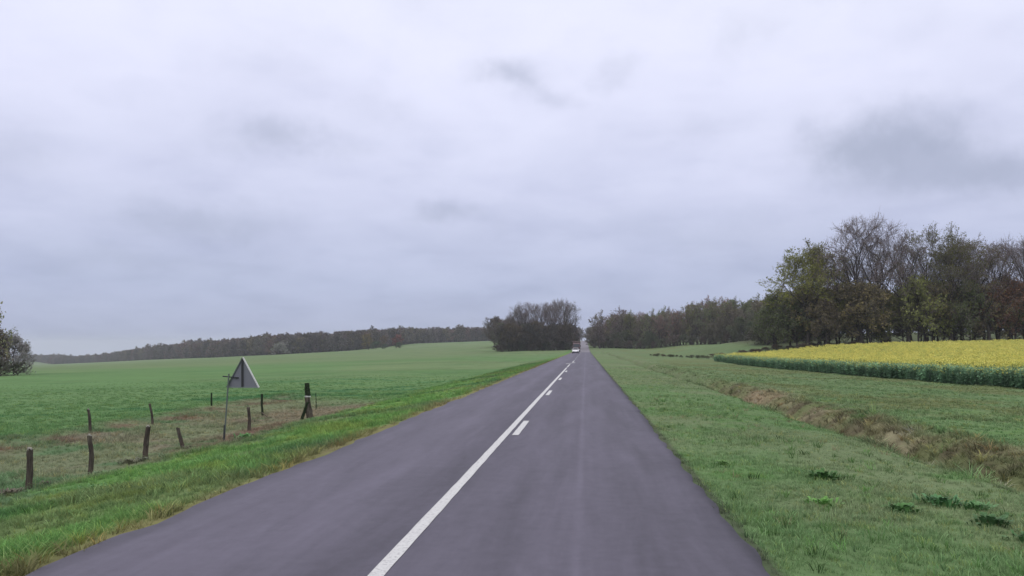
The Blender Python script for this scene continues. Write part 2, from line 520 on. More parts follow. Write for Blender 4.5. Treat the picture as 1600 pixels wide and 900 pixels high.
# bark and twigs
m_bark, t = new_mat("bark")
p = t.n('ShaderNodeTexCoord').outputs['Object']
f = t.noise(t.n('ShaderNodeMapping', {0: p, 3: (3.0, 3.0, 0.6)}).outputs[0], 1.2, 6, 0.65)
cc = t.ramp(f, [(0.3, (0.030, 0.026, 0.024)), (0.55, (0.065, 0.056, 0.052)), (0.75, (0.095, 0.095, 0.075))])
finish(t, cc, 0.95, 0.1, t.n('ShaderNodeBump', {'Height': f, 'Strength': 0.6, 'Distance': 0.05}).outputs[0])

m_twig, t = new_mat("twigs")
oi = t.n('ShaderNodeObjectInfo').outputs['Random']
cc = t.ramp(oi, [(0.0, (0.17, 0.142, 0.142)), (0.5, (0.21, 0.170, 0.168)), (1.0, (0.19, 0.178, 0.150))])
finish(t, cc, 0.95, 0.1)

m_leaf, t = new_mat("young_leaves")       # the colour of each tree's opening leaves is its object colour
oc = t.n('ShaderNodeObjectInfo').outputs['Color']
p = t.n('ShaderNodeTexCoord').outputs['Object']
f = t.noise(p, 0.5, 3, 0.6)
f2 = t.noise(p, 3.0, 2, 0.6)
v = t.math('ADD', t.math('MULTIPLY', f, 0.9), t.math('MULTIPLY', f2, 1.1))
cc = t.n('ShaderNodeVectorMath', {0: oc, 3: v}, operation='SCALE').outputs[0]
b1 = t.n('ShaderNodeBsdfDiffuse', {'Color': cc})
b2 = t.n('ShaderNodeBsdfTranslucent', {'Color': cc})
mx = t.n('ShaderNodeMixShader', {0: 0.25, 1: b1.outputs[0], 2: b2.outputs[0]})
t.n('ShaderNodeOutputMaterial', {0: mx.outputs[0]})

m_post, t = new_mat("weathered_post_wood")
p = t.n('ShaderNodeTexCoord').outputs['Object']
f = t.noise(t.n('ShaderNodeMapping', {0: p, 3: (9.0, 9.0, 1.6)}).outputs[0], 1.6, 6, 0.7)
cc = t.ramp(f, [(0.32, (0.022, 0.018, 0.016)), (0.52, (0.075, 0.062, 0.050)), (0.68, (0.13, 0.12, 0.09))])
zz = t.n('ShaderNodeSeparateXYZ', {0: p}).outputs[2]
lowm = t.math('SUBTRACT', 1.0, t.math('MULTIPLY', zz, 4.0), clamp=True)
cc = t.mix(t.math('MULTIPLY', lowm, 0.5), cc, (0.09, 0.055, 0.042, 1))
finish(t, cc, 0.95, 0.15, t.n('ShaderNodeBump', {'Height': f, 'Strength': 0.9, 'Distance': 0.03}).outputs[0])
m_cut = simple_mat("pale_cut_wood", (0.26, 0.25, 0.21), 0.9, 0.2, 25, 0.35)
m_moss = simple_mat("dark_mossy_wood", (0.020, 0.030, 0.015), 0.95, 0.1, 12, 0.5, bump=0.5)
m_tape = simple_mat("white_tape", (0.55, 0.55, 0.52), 0.6, 0.3, 12, 0.2)
m_zinc = simple_mat("galvanised_steel", (0.165, 0.17, 0.195), 0.55, 0.5, 7, 0.12, metal=0.15)
m_zincd = simple_mat("dull_sign_pole_steel", (0.105, 0.13, 0.115), 0.6, 0.4, 7, 0.15)
m_rimw = simple_mat("pale_metal_edge", (0.60, 0.60, 0.58), 0.5, 0.5, 7, 0.08)
m_dark = simple_mat("dark_steel", (0.030, 0.032, 0.034), 0.6, 0.4, 9, 0.25)
m_red = simple_mat("sign_red", (0.45, 0.03, 0.03), 0.5, 0.4, 5, 0.05)
m_carw = simple_mat("white_car_paint", (0.82, 0.80, 0.82), 0.28, 0.5, 2, 0.03)
m_rub = simple_mat("black_rubber", (0.018, 0.018, 0.018), 0.85, 0.3, 20, 0.2)
m_glass = simple_mat("dark_glass", (0.03, 0.035, 0.04), 0.08, 0.6, 2, 0.1)
m_plas = simple_mat("black_plastic", (0.025, 0.02, 0.028), 0.6, 0.4, 8, 0.15)
m_lamp = simple_mat("headlight_lens", (0.65, 0.66, 0.70), 0.12, 0.8, 5, 0.1)
m_tarp = simple_mat("brown_lorry_box", (0.085, 0.058, 0.055), 0.7, 0.3, 1.5, 0.2)
m_cab = simple_mat("maroon_cab_paint", (0.075, 0.035, 0.038), 0.4, 0.5, 1.5, 0.15)
m_pink = simple_mat("faded_roof_board", (0.24, 0.17, 0.165), 0.6, 0.3, 2, 0.15)
m_weed, t = new_mat("weed_leaf")
oc = t.n('ShaderNodeObjectInfo').outputs['Color']
p = t.n('ShaderNodeTexCoord').outputs['Object']
f = t.noise(p, 12, 4, 0.6)
cc = t.n('ShaderNodeVectorMath', {0: oc, 3: t.math('MULTIPLY_ADD', f, 1.1, 0.45)}, operation='SCALE').outputs[0]
finish(t, cc, 0.7, 0.25)

# ------------------------------------------------------------------ ground sheet
gx = np.unique(np.round(np.concatenate([
    -np.geomspace(26, 4200, 70)[::-1], np.arange(-26, -12, 0.5), np.arange(-12, -4.6, 0.25), [-4.6, -4.45, -4.36, -4.28, -4.1, -1.4, 1.3, 1.43, 1.5, 1.6, 1.75],
    np.arange(2, 5.5, 0.25), np.arange(5.5, 9.6, 0.14), np.arange(9.6, 24, 0.4), np.geomspace(24, 4200, 75)]), 3))
gy = np.unique(np.round(np.concatenate([-np.geomspace(3, 4200, 30)[::-1], np.arange(-3, 4, 1.0), np.arange(4, 50, 0.25), np.arange(50, 160, 1.0),
                                        np.geomspace(160, 5200, 110)]), 3))
GX, GY = np.meshgrid(gx, gy)
GZ = ground_z(GX, GY)
V = np.stack([GX, GY, GZ], -1).reshape(-1, 3)
nx, ny = len(gx), len(gy)
i0 = (np.arange(ny - 1)[:, None] * nx + np.arange(nx - 1)[None]).ravel()
T = np.stack([i0, i0 + 1, i0 + nx + 1, i0 + nx], -1)
me = np_mesh("ground", V, T, [m_ground], smooth=True)
ca = me.color_attributes.new('base', 'FLOAT_COLOR', 'POINT')
C4 = np.ones((len(V), 4), np.float32)
C4[:, :3] = ground_col(V[:, 0], V[:, 1])
ca.data.foreach_set('color', C4.ravel())
ground = mobj("ground", me, label="gently rolling green farmland falling away to the left of the road", kind='structure')
Z_MIN = float(GZ.min())

# ------------------------------------------------------------------ road
ys = np.concatenate([np.arange(-40, 60, 0.22), np.arange(60, 250, 1.0), np.arange(250, 1000, 6.0)])
el = ROAD_L + (vnoise(ys, ys * 0, 0.5, 71) - 0.5) * 0.13 + (vnoise(ys, ys * 0, 2.3, 72) - 0.5) * 0.10
er = ROAD_R + (vnoise(ys, ys * 0, 0.5, 73) - 0.5) * 0.10 + (vnoise(ys, ys * 0, 2.1, 74) - 0.5) * 0.06
V, T = [], []
cols_ = [None, 0.02, 0.1, 0.3, 0.5, 0.7, 0.9, 0.98, None]
for i, y in enumerate(ys):
    z0 = float(road_z(y))
    V.append((el[i] - 0.02, y, z0 - 0.06))
    for f in (0.0, 0.1, 0.3, 0.5, 0.7, 0.9, 1.0):
        V.append((el[i] + (er[i] - el[i]) * f, y, z0 + 0.0))
    V.append((er[i] + 0.02, y, z0 - 0.06))
V = np.array(V)
k = 9
i0 = (np.arange(len(ys) - 1)[:, None] * k + np.arange(k - 1)[None]).ravel()
road = mobj("road", np_mesh("road", V, np.stack([i0, i0 + 1, i0 + k + 1, i0 + k], -1), [m_asph]),
            label="straight two-lane country road of worn purplish grey asphalt", kind='structure')


def strip(name, x0, x1, y0, y1, step=1.0, ragged=0.006, parent=road, shear=0.0):
    n = max(2, int((y1 - y0) / step) + 1)
    yy = np.linspace(y0, y1, n)
    a = x0 + (vnoise(yy, yy * 0, 0.35, 81) - 0.5) * ragged * 2
    b = x1 + (vnoise(yy, yy * 0, 0.35, 82) - 0.5) * ragged * 2
    V = [(a[i], yy[i], float(road_z(yy[i])) + 0.005) for i in range(n)] + [(b[i], yy[i], float(road_z(yy[i])) + 0.005) for i in range(n)]
    T = [(i, n + i, n + i + 1, i + 1) for i in range(n - 1)]
    return mobj(name, np_mesh(name, np.array(V), np.array(T), [m_paint]), parent)


strip("solid_line", -1.675, -1.550, -30, 66, 0.12, 0.004)
for j, y0 in enumerate([2.6, 15.6, 28.5, 41.6, 54.8, 99, 112, 125, 138, 151, 164, 177, 190, 203, 216, 229]):
    xo = -1.41 if y0 < 60 else -1.5
    strip("dash_line", xo - 0.066, xo + 0.066, y0, y0 + 3.0, 0.15, 0.005)
# slanted merge arrow at the end of the solid line
V = [(-2.02, 80.2), (-1.30, 86.0), (-1.22, 85.3), (-1.16, 87.8), (-1.42, 87.6), (-1.36, 86.9), (-2.10, 81.4)]
py_mesh("arrow_marking", [(x, y, 0.006) for x, y in V], [(0, 1, 2, 3, 4, 5, 6)], m_paint, road)
strip("dash_line", -1.56, -1.42, 88.5, 96.0, 0.5)
strip("dash_line", -1.67, -1.55, 68, 79, 0.5)


# ------------------------------------------------------------------ scattered cover (grass, crops): geometry-node instances
proto_col = {}


def blade_mesh(name, n, h, wd, spread, lean, seed, mat, dark=0.55, tip=1.15, seg=2):
    r = np.random.default_rng(seed)
    V, T, S = [], [], []
    for i in range(n):
        a = r.uniform(0, 2 * math.pi)
        rr = spread * math.sqrt(r.uniform())
        bx, by = rr * math.cos(a), rr * math.sin(a)
        la = a + r.uniform(-1.2, 1.2)
        L = lean * r.uniform(0.3, 1.4)
        hh = h * r.uniform(0.55, 1.15)
        fa = r.uniform(0, math.pi)
        dx, dy = math.cos(fa) * wd / 2 * r.uniform(0.6, 1.3), math.sin(fa) * wd / 2
        sh = r.uniform(0.75, 1.25)
        b = len(V)
        for s in range(seg):
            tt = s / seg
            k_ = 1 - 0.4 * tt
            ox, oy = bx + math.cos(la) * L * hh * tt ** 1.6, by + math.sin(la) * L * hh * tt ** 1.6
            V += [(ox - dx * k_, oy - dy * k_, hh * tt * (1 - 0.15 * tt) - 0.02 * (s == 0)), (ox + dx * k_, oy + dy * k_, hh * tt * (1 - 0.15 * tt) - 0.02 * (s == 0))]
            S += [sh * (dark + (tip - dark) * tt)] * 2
            if s:
                T += [(b + 2 * s - 2, b + 2 * s - 1, b + 2 * s + 1), (b + 2 * s - 2, b + 2 * s + 1, b + 2 * s)]
        V.append((bx + math.cos(la) * L * hh, by + math.sin(la) * L * hh, hh * 0.85))
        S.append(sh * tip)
        q = b + 2 * seg
        T.append((q - 2, q - 1, q))
    me = np_mesh(name, V, T, [mat])
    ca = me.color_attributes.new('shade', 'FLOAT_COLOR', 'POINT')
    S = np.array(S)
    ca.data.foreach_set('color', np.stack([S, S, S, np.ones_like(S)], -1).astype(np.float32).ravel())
    return me


def collect(name, meshes):
    cl = bpy.data.collections.new(name)
    for i, me in enumerate(meshes):
        o = bpy.data.objects.new("%s_%02d" % (name, i), me)
        cl.objects.link(o)
    return cl


def scatter(name, P, rotz, scale, tint, cl, label, cat, tilt=0.12, zscale=None):
    n = len(P)
    me = bpy.data.meshes.new(name)
    me.vertices.add(n)
    me.vertices.foreach_set('co', np.asarray(P, np.float32).ravel())
    r = np.random.default_rng(n)
    rot = np.stack([r.normal(0, tilt, n), r.normal(0, tilt, n), rotz], -1).astype(np.float32)
    me.attributes.new('rot', 'FLOAT_VECTOR', 'POINT').data.foreach_set('vector', rot.ravel())
    s3 = np.stack([scale, scale, scale if zscale is None else zscale], -1).astype(np.float32)
    me.attributes.new('scl', 'FLOAT_VECTOR', 'POINT').data.foreach_set('vector', s3.ravel())
    me.attributes.new('pick', 'INT', 'POINT').data.foreach_set('value', r.integers(0, len(cl.objects), n).astype(np.int32))
    me.attributes.new('tint', 'FLOAT_VECTOR', 'POINT').data.foreach_set('vector', np.asarray(tint, np.float32).ravel())
    ng = bpy.data.node_groups.new(name, 'GeometryNodeTree')
    ng.interface.new_socket('Geometry', in_out='INPUT', socket_type='NodeSocketGeometry')
    ng.interface.new_socket('Geometry', in_out='OUTPUT', socket_type='NodeSocketGeometry')
    N = ng.nodes
    gi, go = N.new('NodeGroupInput'), N.new('NodeGroupOutput')
    ci = N.new('GeometryNodeCollectionInfo')
    ci.inputs['Collection'].default_value = cl
    ci.inputs['Separate Children'].default_value = True
    ci.inputs['Reset Children'].default_value = True
    ip = N.new('GeometryNodeInstanceOnPoints')
    ip.inputs['Pick Instance'].default_value = True
    L = ng.links

    def attr(nm, typ):
        a = N.new('GeometryNodeInputNamedAttribute')
        a.data_type = typ
        a.inputs[0].default_value = nm
        return a.outputs[0]
    L.new(gi.outputs[0], ip.inputs['Points'])
    L.new(ci.outputs[0], ip.inputs['Instance'])
    L.new(attr('pick', 'INT'), ip.inputs['Instance Index'])
    L.new(attr('rot', 'FLOAT_VECTOR'), ip.inputs['Rotation'])
    L.new(attr('scl', 'FLOAT_VECTOR'), ip.inputs['Scale'])
    L.new(ip.outputs[0], go.inputs[0])
    o = mobj(name, me, label=label, cat=cat, kind='stuff')
    md = o.modifiers.new('scatter', 'NODES')
    md.node_group = ng
    return o


def sample(x0, x1, y0, y1, dens, xmax_ray=True, seed=1):
    """random points in a box, density dens(dist) per m2, only where a camera within a few metres could see them"""
    r = np.random.default_rng(seed)
    dmax = dens(np.array([max(5.0, y0)]))[0]
    area = (x1 - x0) * (y1 - y0)
    n = int(area * dmax)
    X = r.uniform(x0, x1, n)
    Y = r.uniform(y0, y1, n)
    keep = r.uniform(0, 1, n) < dens(np.hypot(X, Y)) / dmax
    keep &= (X > -0.88 * Y - 3) & (X < 0.60 * Y + 4)
    return X[keep], Y[keep]


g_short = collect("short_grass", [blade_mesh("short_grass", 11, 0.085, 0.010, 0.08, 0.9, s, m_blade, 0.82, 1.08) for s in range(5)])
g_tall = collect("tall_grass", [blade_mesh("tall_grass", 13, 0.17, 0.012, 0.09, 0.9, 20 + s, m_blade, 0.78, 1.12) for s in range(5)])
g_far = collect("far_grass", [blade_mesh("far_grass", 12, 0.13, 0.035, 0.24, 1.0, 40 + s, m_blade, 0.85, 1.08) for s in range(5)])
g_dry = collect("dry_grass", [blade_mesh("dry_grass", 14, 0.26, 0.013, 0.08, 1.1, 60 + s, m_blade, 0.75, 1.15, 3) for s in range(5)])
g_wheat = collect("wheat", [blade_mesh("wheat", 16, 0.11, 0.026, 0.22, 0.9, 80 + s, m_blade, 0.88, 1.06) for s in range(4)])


def tints(X, Y, amt=0.22, seed=3, gain=1.08):
    c_ = ground_col(X, Y)
    r = np.random.default_rng(seed)
    n = len(X)
    v = np.exp(r.normal(0, amt, n))
    c_ = c_ * v[:, None] * gain
    yl = r.uniform(0, 1, n) < 0.10
    c_[yl] = c_[yl] * np.array([1.35, 1.12, 0.9])
    dk = r.uniform(0, 1, n) < 0.10
    c_[dk] = c_[dk] * np.array([0.72, 0.85, 0.8])
    return np.clip(c_ * 1.22, 0.01, 0.5)


def place(name, X, Y, cl, label, cat, s0, s1, amt=0.22, seed=5, gain=1.08, patch=0.0, fadeh=None):
    r = np.random.default_rng(seed)
    sc1 = r.uniform(s0, s1, len(X))
    sc1 = sc1 * fadeh(np.hypot(X, Y)) if fadeh is not None else sc1
    if patch:
        sc1 = sc1 * (1 - patch + 2 * patch * sstep(0.3, 0.75, fbm(X, Y, 1.6, 91)))
    P = np.stack([X, Y, ground_z(X, Y)], -1)
    return scatter(name, P, r.uniform(0, 6.28, len(X)), sc1, tints(X, Y, amt, seed, gain), cl, label, cat)


near = lambda a, b, c_, d: (lambda q: np.interp(q, a, b))
# left verge
X, Y = sample(-9.9, -4.33, 4, 60, lambda q: np.interp(q, [0, 9, 16, 30, 60], [190, 190, 90, 32, 10]), seed=11)
k_ = np.random.default_rng(1).uniform(0, 1, len(X)) < sstep(4.30, 4.75, -X)
X, Y = X[k_], Y[k_]
place("verge_grass", X, Y, g_tall, "lush bright green grass on the verge left of the road", "grass", 0.25, 0.85, 0.24, 5, 1.16, 0.45)
# right verge
X, Y = sample(1.47, 6.0, 4, 75, lambda q: np.interp(q, [0, 9, 16, 30, 75], [230, 230, 110, 36, 7]), seed=12)
place("verge_grass", X, Y, g_short, "short mown grass on the verge right of the road", "grass", 0.3, 0.85, 0.15, 6, 1.36, 0.35)
r_ = np.random.default_rng(77)
nt_ = 950
X, Y = r_.uniform(1.7, 8.4, nt_), 6 + 24 * r_.uniform(0, 1, nt_) ** 1.6
k_ = fbm(X, Y, 1.2, 88) > 0.47
X, Y = X[k_], Y[k_]
tn = np.array([0.115, 0.235, 0.065]) * np.exp(r_.normal(0, 0.3, len(X)))[:, None] * np.where(r_.uniform(0, 1, len(X)) < 0.25, 0.5, 1.0)[:, None]
dr = r_.uniform(0, 1, len(X)) < 0.12
tn[dr] = np.array([0.30, 0.26, 0.15])
scatter("verge_tufts", np.stack([X, Y, ground_z(X, Y)], -1), r_.uniform(0, 6.28, len(X)), r_.uniform(0.35, 0.85, len(X)), tn, g_tall,
        "loose taller tufts and dead stalks standing out of the right verge", "grass")
# ditch bank
X, Y = sample(5.6, 8.6, 8, 90, lambda q: np.interp(q, [0, 12, 30, 90], [90, 90, 30, 6]), seed=13)
place("ditch_grass", X, Y, g_dry, "brown dead grass and stalks on the ditch bank", "grass", 0.2, 0.75, 0.40, 7, 1.05, 0.5)
# margin between ditch and rape
X, Y = sample(8.0, 25.5, 12, 135, lambda q: np.interp(q, [0, 22, 40, 135], [34, 34, 14, 3]), seed=14)
k_ = X < rape_edge(Y) + 0.5
place("field_margin_grass", X[k_], Y[k_], g_far, "olive green grass between the ditch and the yellow field", "grass", 0.3, 0.75, 0.13, 8, 1.22, 0.3, lambda q: np.interp(q, [0, 40, 80, 135], [1, 1, 0.7, 0.12]))
# fenced strip
X, Y = sample(-18.5, -9.4, 10, 46, lambda q: np.interp(q, [0, 16, 46], [60, 60, 20]), seed=15)
place("rough_grass", X, Y, g_tall, "pale rough grass with brown patches around the fence posts", "grass", 0.3, 0.8, 0.2, 9, 1.32, 0.4)
# wheat
X, Y = sample(-75, -7, 16, 95, lambda q: np.interp(q, [0, 20, 50, 95], [24, 24, 7, 2]), seed=16)
k_ = (X < -17.2) | ((Y > 40) & (X < -8.5))
place("young_wheat", X[k_], Y[k_], g_wheat, "young green wheat in the big field on the left", "crop", 0.5, 1.0, 0.08, 10, 1.20, 0.08, lambda q: np.interp(q, [0, 25, 60, 95], [1, 1, 0.7, 0.12]))
X, Y = sample(-9.0, -4.4, 55, 150, lambda q: np.interp(q, [0, 60, 150], [12, 12, 3]), seed=17)
place("verge_grass", X, Y, g_far, "bright green grass on the far stretch of the left verge", "grass", 0.5, 1.1, 0.15, 11, 0.95, 0, lambda q: np.interp(q, [0, 80, 150], [1, 0.8, 0.15]))


# rape plants
def rape_mesh(name, seed, flowers, nst=5, leaves=16):
    r = np.random.default_rng(seed)
    V, T, S, M = [], [], [], []

    def tri(p, q, s_, sh, m_):
        b = len(V)
        V.extend([p, q, s_])
        S.extend([sh] * 3)
        T.append((b, b + 1, b + 2))
        M.append(m_)
    for i in range(nst):
        a, rr = r.uniform(0, 6.28), 0.22 * math.sqrt(r.uniform())
        bx, by = rr * math.cos(a), rr * math.sin(a)
        tx, ty, h = bx + r.normal(0, 0.06), by + r.normal(0, 0.06), r.uniform(0.95, 1.2)
        tri((bx - 0.012, by, 0), (bx + 0.012, by, 0), (tx, ty, h), 0.9, 0)
        for j in range(leaves):
            tt = r.uniform(0.05, 0.88) if flowers > 2 else r.uniform(0.03, 0.98)
            cx, cy, cz = bx + (tx - bx) * tt, by + (ty - by) * tt, h * tt
            la, ll = r.uniform(0, 6.28), r.uniform(0.10, 0.22) * (1.25 - 0.7 * tt)
            wl = ll * 0.28
            ex, ey, ez = cx + math.cos(la) * ll, cy + math.sin(la) * ll, cz + ll * r.uniform(-0.3, 0.7)
            mx_, my_, mz = (cx + ex) / 2, (cy + ey) / 2, (cz + ez) / 2 + 0.03
            sx_, sy_ = -math.sin(la) * wl, math.cos(la) * wl
            sh = r.uniform(0.7, 1.3)
            tri((cx, cy, cz), (mx_ + sx_, my_ + sy_, mz), (mx_ - sx_, my_ - sy_, mz), sh, 0)
            tri((mx_ + sx_, my_ + sy_, mz), (ex, ey, ez), (mx_ - sx_, my_ - sy_, mz), sh, 0)
        for j in range(flowers):
            oz = h + r.uniform(-0.16, 0.10)
            ox, oy = tx + r.normal(0, 0.06), ty + r.normal(0, 0.06)
            s_ = r.uniform(0.022, 0.045)
            for q in range(2):
                u = r.normal(size=3)
                u /= np.linalg.norm(u)
                v_ = np.cross(u, r.normal(size=3))
                v_ /= np.linalg.norm(v_)
                c0 = np.array([ox, oy, oz]) + r.normal(0, 0.012, 3)
                tri(tuple(c0 + u * s_), tuple(c0 - u * s_ * 0.6 + v_ * s_), tuple(c0 - u * s_ * 0.6 - v_ * s_), 1.0, 1)
    me = np_mesh(name, V, T, [m_blade, m_petal], M)
    ca = me.color_attributes.new('shade', 'FLOAT_COLOR', 'POINT')
    S = np.array(S)
    ca.data.foreach_set('color', np.stack([S, S, S, np.ones_like(S)], -1).astype(np.float32).ravel())
    return me


rp_fl = collect("rape_flowering", [rape_mesh("rape_flowering", 100 + s, [7, 4, 9, 5, 2][s]) for s in range(5)])
rp_gr = collect("rape_edge", [rape_mesh("rape_edge", 120 + s, (0, 1, 0, 2, 0)[s], 6, 20) for s in range(5)])
X, Y = sample(18, 108, 37, RAPE_FAR, lambda q: np.interp(q, [0, 55, 90, 160], [9, 9, 5.5, 4.2]), seed=21)
ed = X - rape_edge(Y)
r_ = np.random.default_rng(5)
k_ = ed > 0
X, Y, ed = X[k_], Y[k_], ed[k_]
low = ed < 2.2 + (fbm(X, Y, 6, 95) - 0.5) * 3.0
gc = np.array([0.20, 0.34, 0.20])
z = ground_z(X, Y)


def rape(nm, m_, cl, label, s0, s1, tint):
    n = m_.sum()
    r = np.random.default_rng(n)
    tn = np.tile(np.array(tint), (n, 1)) * np.exp(r.normal(0, 0.25, n))[:, None]
    s = r.uniform(s0, s1, n)
    scatter(nm, np.stack([X[m_], Y[m_], z[m_]], -1), r.uniform(0, 6.28, n), np.full(n, 1.1), tn, cl, label, "crop", 0.07, s)


rape("rape_crop", ~low, rp_fl, "yellow flowering rape crop below the wood on the right", 0.82, 1.1, (0.13, 0.20, 0.07))
rape("rape_crop", low, rp_gr, "dark green unflowered front edge of the rape field", 0.72, 1.02, gc)
# dense second pass right at the edge, so the crop face reads as a wall of leaves
r = np.random.default_rng(44)
Y = r.uniform(37, RAPE_FAR, 4200)
X = rape_edge(Y) + r.uniform(0, 1.2, 4200)
z = ground_z(X, Y)
rape("rape_crop", X > 0, rp_gr, "bluish green leaves low along the margin of the rape field", 0.55, 0.98, gc * 0.95)


# ------------------------------------------------------------------ trees
def perp(d):
    a = np.cross(d, [0, 0, 1.0])
    n = np.linalg.norm(a)
    if n < 0.05:
        a = np.cross(d, [1.0, 0, 0])
        n = np.linalg.norm(a)
    return a / n


def tube(V, T, pts, rad, k):
    b = len(V)
    pts = np.asarray(pts)
    d = pts[-1] - pts[0]
    d = d / (np.linalg.norm(d) + 1e-9)
    a = perp(d)
    c_ = np.cross(d, a)
    for p_, r_ in zip(pts, rad):
        for i in range(k):
            t_ = 2 * math.pi * i / k
            V.append(p_ + (a * math.cos(t_) + c_ * math.sin(t_)) * r_)
    for s in range(len(pts) - 1):
        for i in range(k):
            p0, p1 = b + s * k + i, b + s * k + (i + 1) % k
            T.append((p0, p1, p1 + k))
            T.append((p0, p1 + k, p0 + k))


def branch(r, p0, d, L, n, up, wob):
    pts = [np.array(p0)]
    d = np.array(d, float)
    for i in range(n):
        d = d + np.array([0, 0, up]) + r.normal(0, wob, 3)
        d /= np.linalg.norm(d)
        pts.append(pts[-1] + d * L / n)
    return np.array(pts)


def side_dir(r, d, ang):
    a = perp(d)
    b = np.cross(d, a)
    t_ = r.uniform(0, 2 * math.pi)
    s = a * math.cos(t_) + b * math.sin(t_)
    return d * math.cos(ang) + s * math.sin(ang)


def make_tree(name, seed, H, cb, Rd, nl=16, n2=7, n3=6, tw=9, leaves=0.0, lsize=0.16, twl=0.8, tww=0.03, r0=None, droop=0.10, leaf_lo=0.0, base_el=15, vase=False, rounded=False):
    """trunk mesh (trunk, limbs, boughs) and crown mesh (fine branches, twigs, opening leaves)"""
    r = np.random.default_rng(seed)
    r0 = r0 or H * 0.019
    V, T = [], []
    CV, CT_ = [], []
    trunk = branch(r, (0, 0, -0.3), (r.normal(0, 0.04), r.normal(0, 0.04), 1), H * (0.80 if vase or rounded else 0.92), 10, 0.05, 0.055)
    tr = np.array([r0 * ((1 - t_) ** 0.85) + 0.03 for t_ in np.linspace(0, 1, 11)])
    tr[0] *= 1.5
    tube(V, T, trunk, tr, 7)
    at3 = []
    sub = []
    az0 = r.uniform(0, 6.28)
    for i in range(nl):
        t_ = cb + (0.97 - cb) * ((i + r.uniform(0.1, 0.9)) / nl)
        f = t_ * 10
        j = min(9, int(f))
        p0 = trunk[j] + (trunk[j + 1] - trunk[j]) * (f - j)
        rt_ = tr[j] + (tr[j + 1] - tr[j]) * (f - j)
        tt = (t_ - cb) / (1 - cb)
        elv = R(base_el + (40 if vase or rounded else 52) * tt ** 0.8 + r.uniform(-10, 10))
        az_ = az0 + i * 2.4 + r.uniform(-0.4, 0.4)
        env = math.sin(math.pi * (0.30 + (0.42 if vase or rounded else 0.60) * tt)) ** 0.7 * (1 - 0.2 * tt)
        L = Rd * env * r.uniform(0.8, 1.2) * 1.12
        d = (math.cos(az_) * math.cos(elv), math.sin(az_) * math.cos(elv), math.sin(elv))
        b = branch(r, p0, d, L, 6, droop, 0.10)
        rb = min(rt_ * 0.62, 0.02 * L + 0.02)
        tube(V, T, b, [rb * (1 - 0.85 * q) for q in np.linspace(0, 1, 7)], 5)
        for m_ in range(n2):
            s0_ = 0.42 if vase else 0.22
            s = s0_ + (1 - s0_) * (m_ + r.uniform(0, 1)) / n2
            f2_ = min(s * 6, 5.99)
            q = int(f2_)
            pp = b[q] + (b[q + 1] - b[q]) * (f2_ - q)
            dd = b[q + 1] - b[q]
            dd = side_dir(r, dd / np.linalg.norm(dd), R(r.uniform(25, 60)))
            L2 = L * 0.42 * (1.25 - 0.7 * s) * r.uniform(0.7, 1.3) + 0.35
            b2 = branch(r, pp, dd, L2, 4, droop * 0.8, 0.14)
            tube(V, T, b2, [max(0.012, rb * 0.4 * (1 - 0.8 * z_)) for z_ in np.linspace(0, 1, 5)], 3)
            sub.append((b2, L2))
    for b2, L2 in sub:
        for m_ in range(n3):
            s = (0.4 + 0.6 * (m_ + r.uniform(0, 1)) / n3) if vase else (0.2 + 0.8 * (m_ + r.uniform(0, 1)) / n3)
            f2_ = min(s * 4, 3.99)
            q = int(f2_)
            pp = b2[q] + (b2[q + 1] - b2[q]) * (f2_ - q)
            dd = b2[q + 1] - b2[q]
            dd = side_dir(r, dd / np.linalg.norm(dd), R(r.uniform(20, 60)))
            L3 = L2 * 0.45 * r.uniform(0.7, 1.3) + 0.35
            b3 = branch(r, pp, dd, L3, 2, droop * 0.6, 0.16)
            tube(CV, CT_, b3, [0.022, 0.016, 0.008], 3)
            at3.append(b3)
    CV = np.array(CV).reshape(-1, 3)
    CT_ = np.array(CT_, int).reshape(-1, 3)
    B = np.array(at3)                               # (n,3,3)
    nb = len(B)
    idx = np.repeat(np.arange(nb), tw)
    s = r.uniform(0.1, 2.0, len(idx))
    q = np.minimum(s.astype(int), 1)
    P0 = B[idx, q] + (B[idx, q + 1] - B[idx, q]) * (s - q)[:, None]
    D0 = B[idx, q + 1] - B[idx, q]
    D0 /= np.linalg.norm(D0, axis=1)[:, None] + 1e-9
    D1 = D0 + r.normal(0, 0.55, D0.shape) + np.array([0, 0, droop * 1.5])
    D1 /= np.linalg.norm(D1, axis=1)[:, None]
    Lt = twl * r.uniform(0.5, 1.2, len(idx))
    Wd = np.cross(D1, r.normal(size=D1.shape))
    Wd /= np.linalg.norm(Wd, axis=1)[:, None]
    E = P0 + D1 * Lt[:, None]
    TV = np.stack([P0 - Wd * tww / 2, P0 + Wd * tww / 2, E], 1).reshape(-1, 3)
    TT = np.arange(len(TV)).reshape(-1, 3)
    allV, allT, mi = [CV, TV], [CT_, TT + len(CV)], [np.zeros(len(CT_) + len(TT), int)]
    nv = len(CV) + len(TV)
    if leaves:
        nlv = int(len(E) * leaves)
        pick = r.integers(0, len(E), nlv)
        LC = P0[pick] + (E[pick] - P0[pick]) * r.uniform(0.3, 1.1, nlv)[:, None] + r.normal(0, 0.08, (nlv, 3))
        if leaf_lo:
            kk = LC[:, 2] / H < leaf_lo + r.normal(0, 0.08, nlv)
            LC = LC[kk]
            nlv = len(LC)
        a = r.normal(size=(nlv, 3))
        a /= np.linalg.norm(a, axis=1)[:, None]
        b = np.cross(a, r.normal(size=(nlv, 3)))
        b /= np.linalg.norm(b, axis=1)[:, None]
        sz = (lsize * r.uniform(0.5, 1.3, nlv))[:, None]
        LV = np.stack([LC + a * sz, LC + b * sz * 0.6, LC - a * sz * 0.9, LC - b * sz * 0.6], 1).reshape(-1, 3)
        q = np.arange(nlv) * 4 + nv
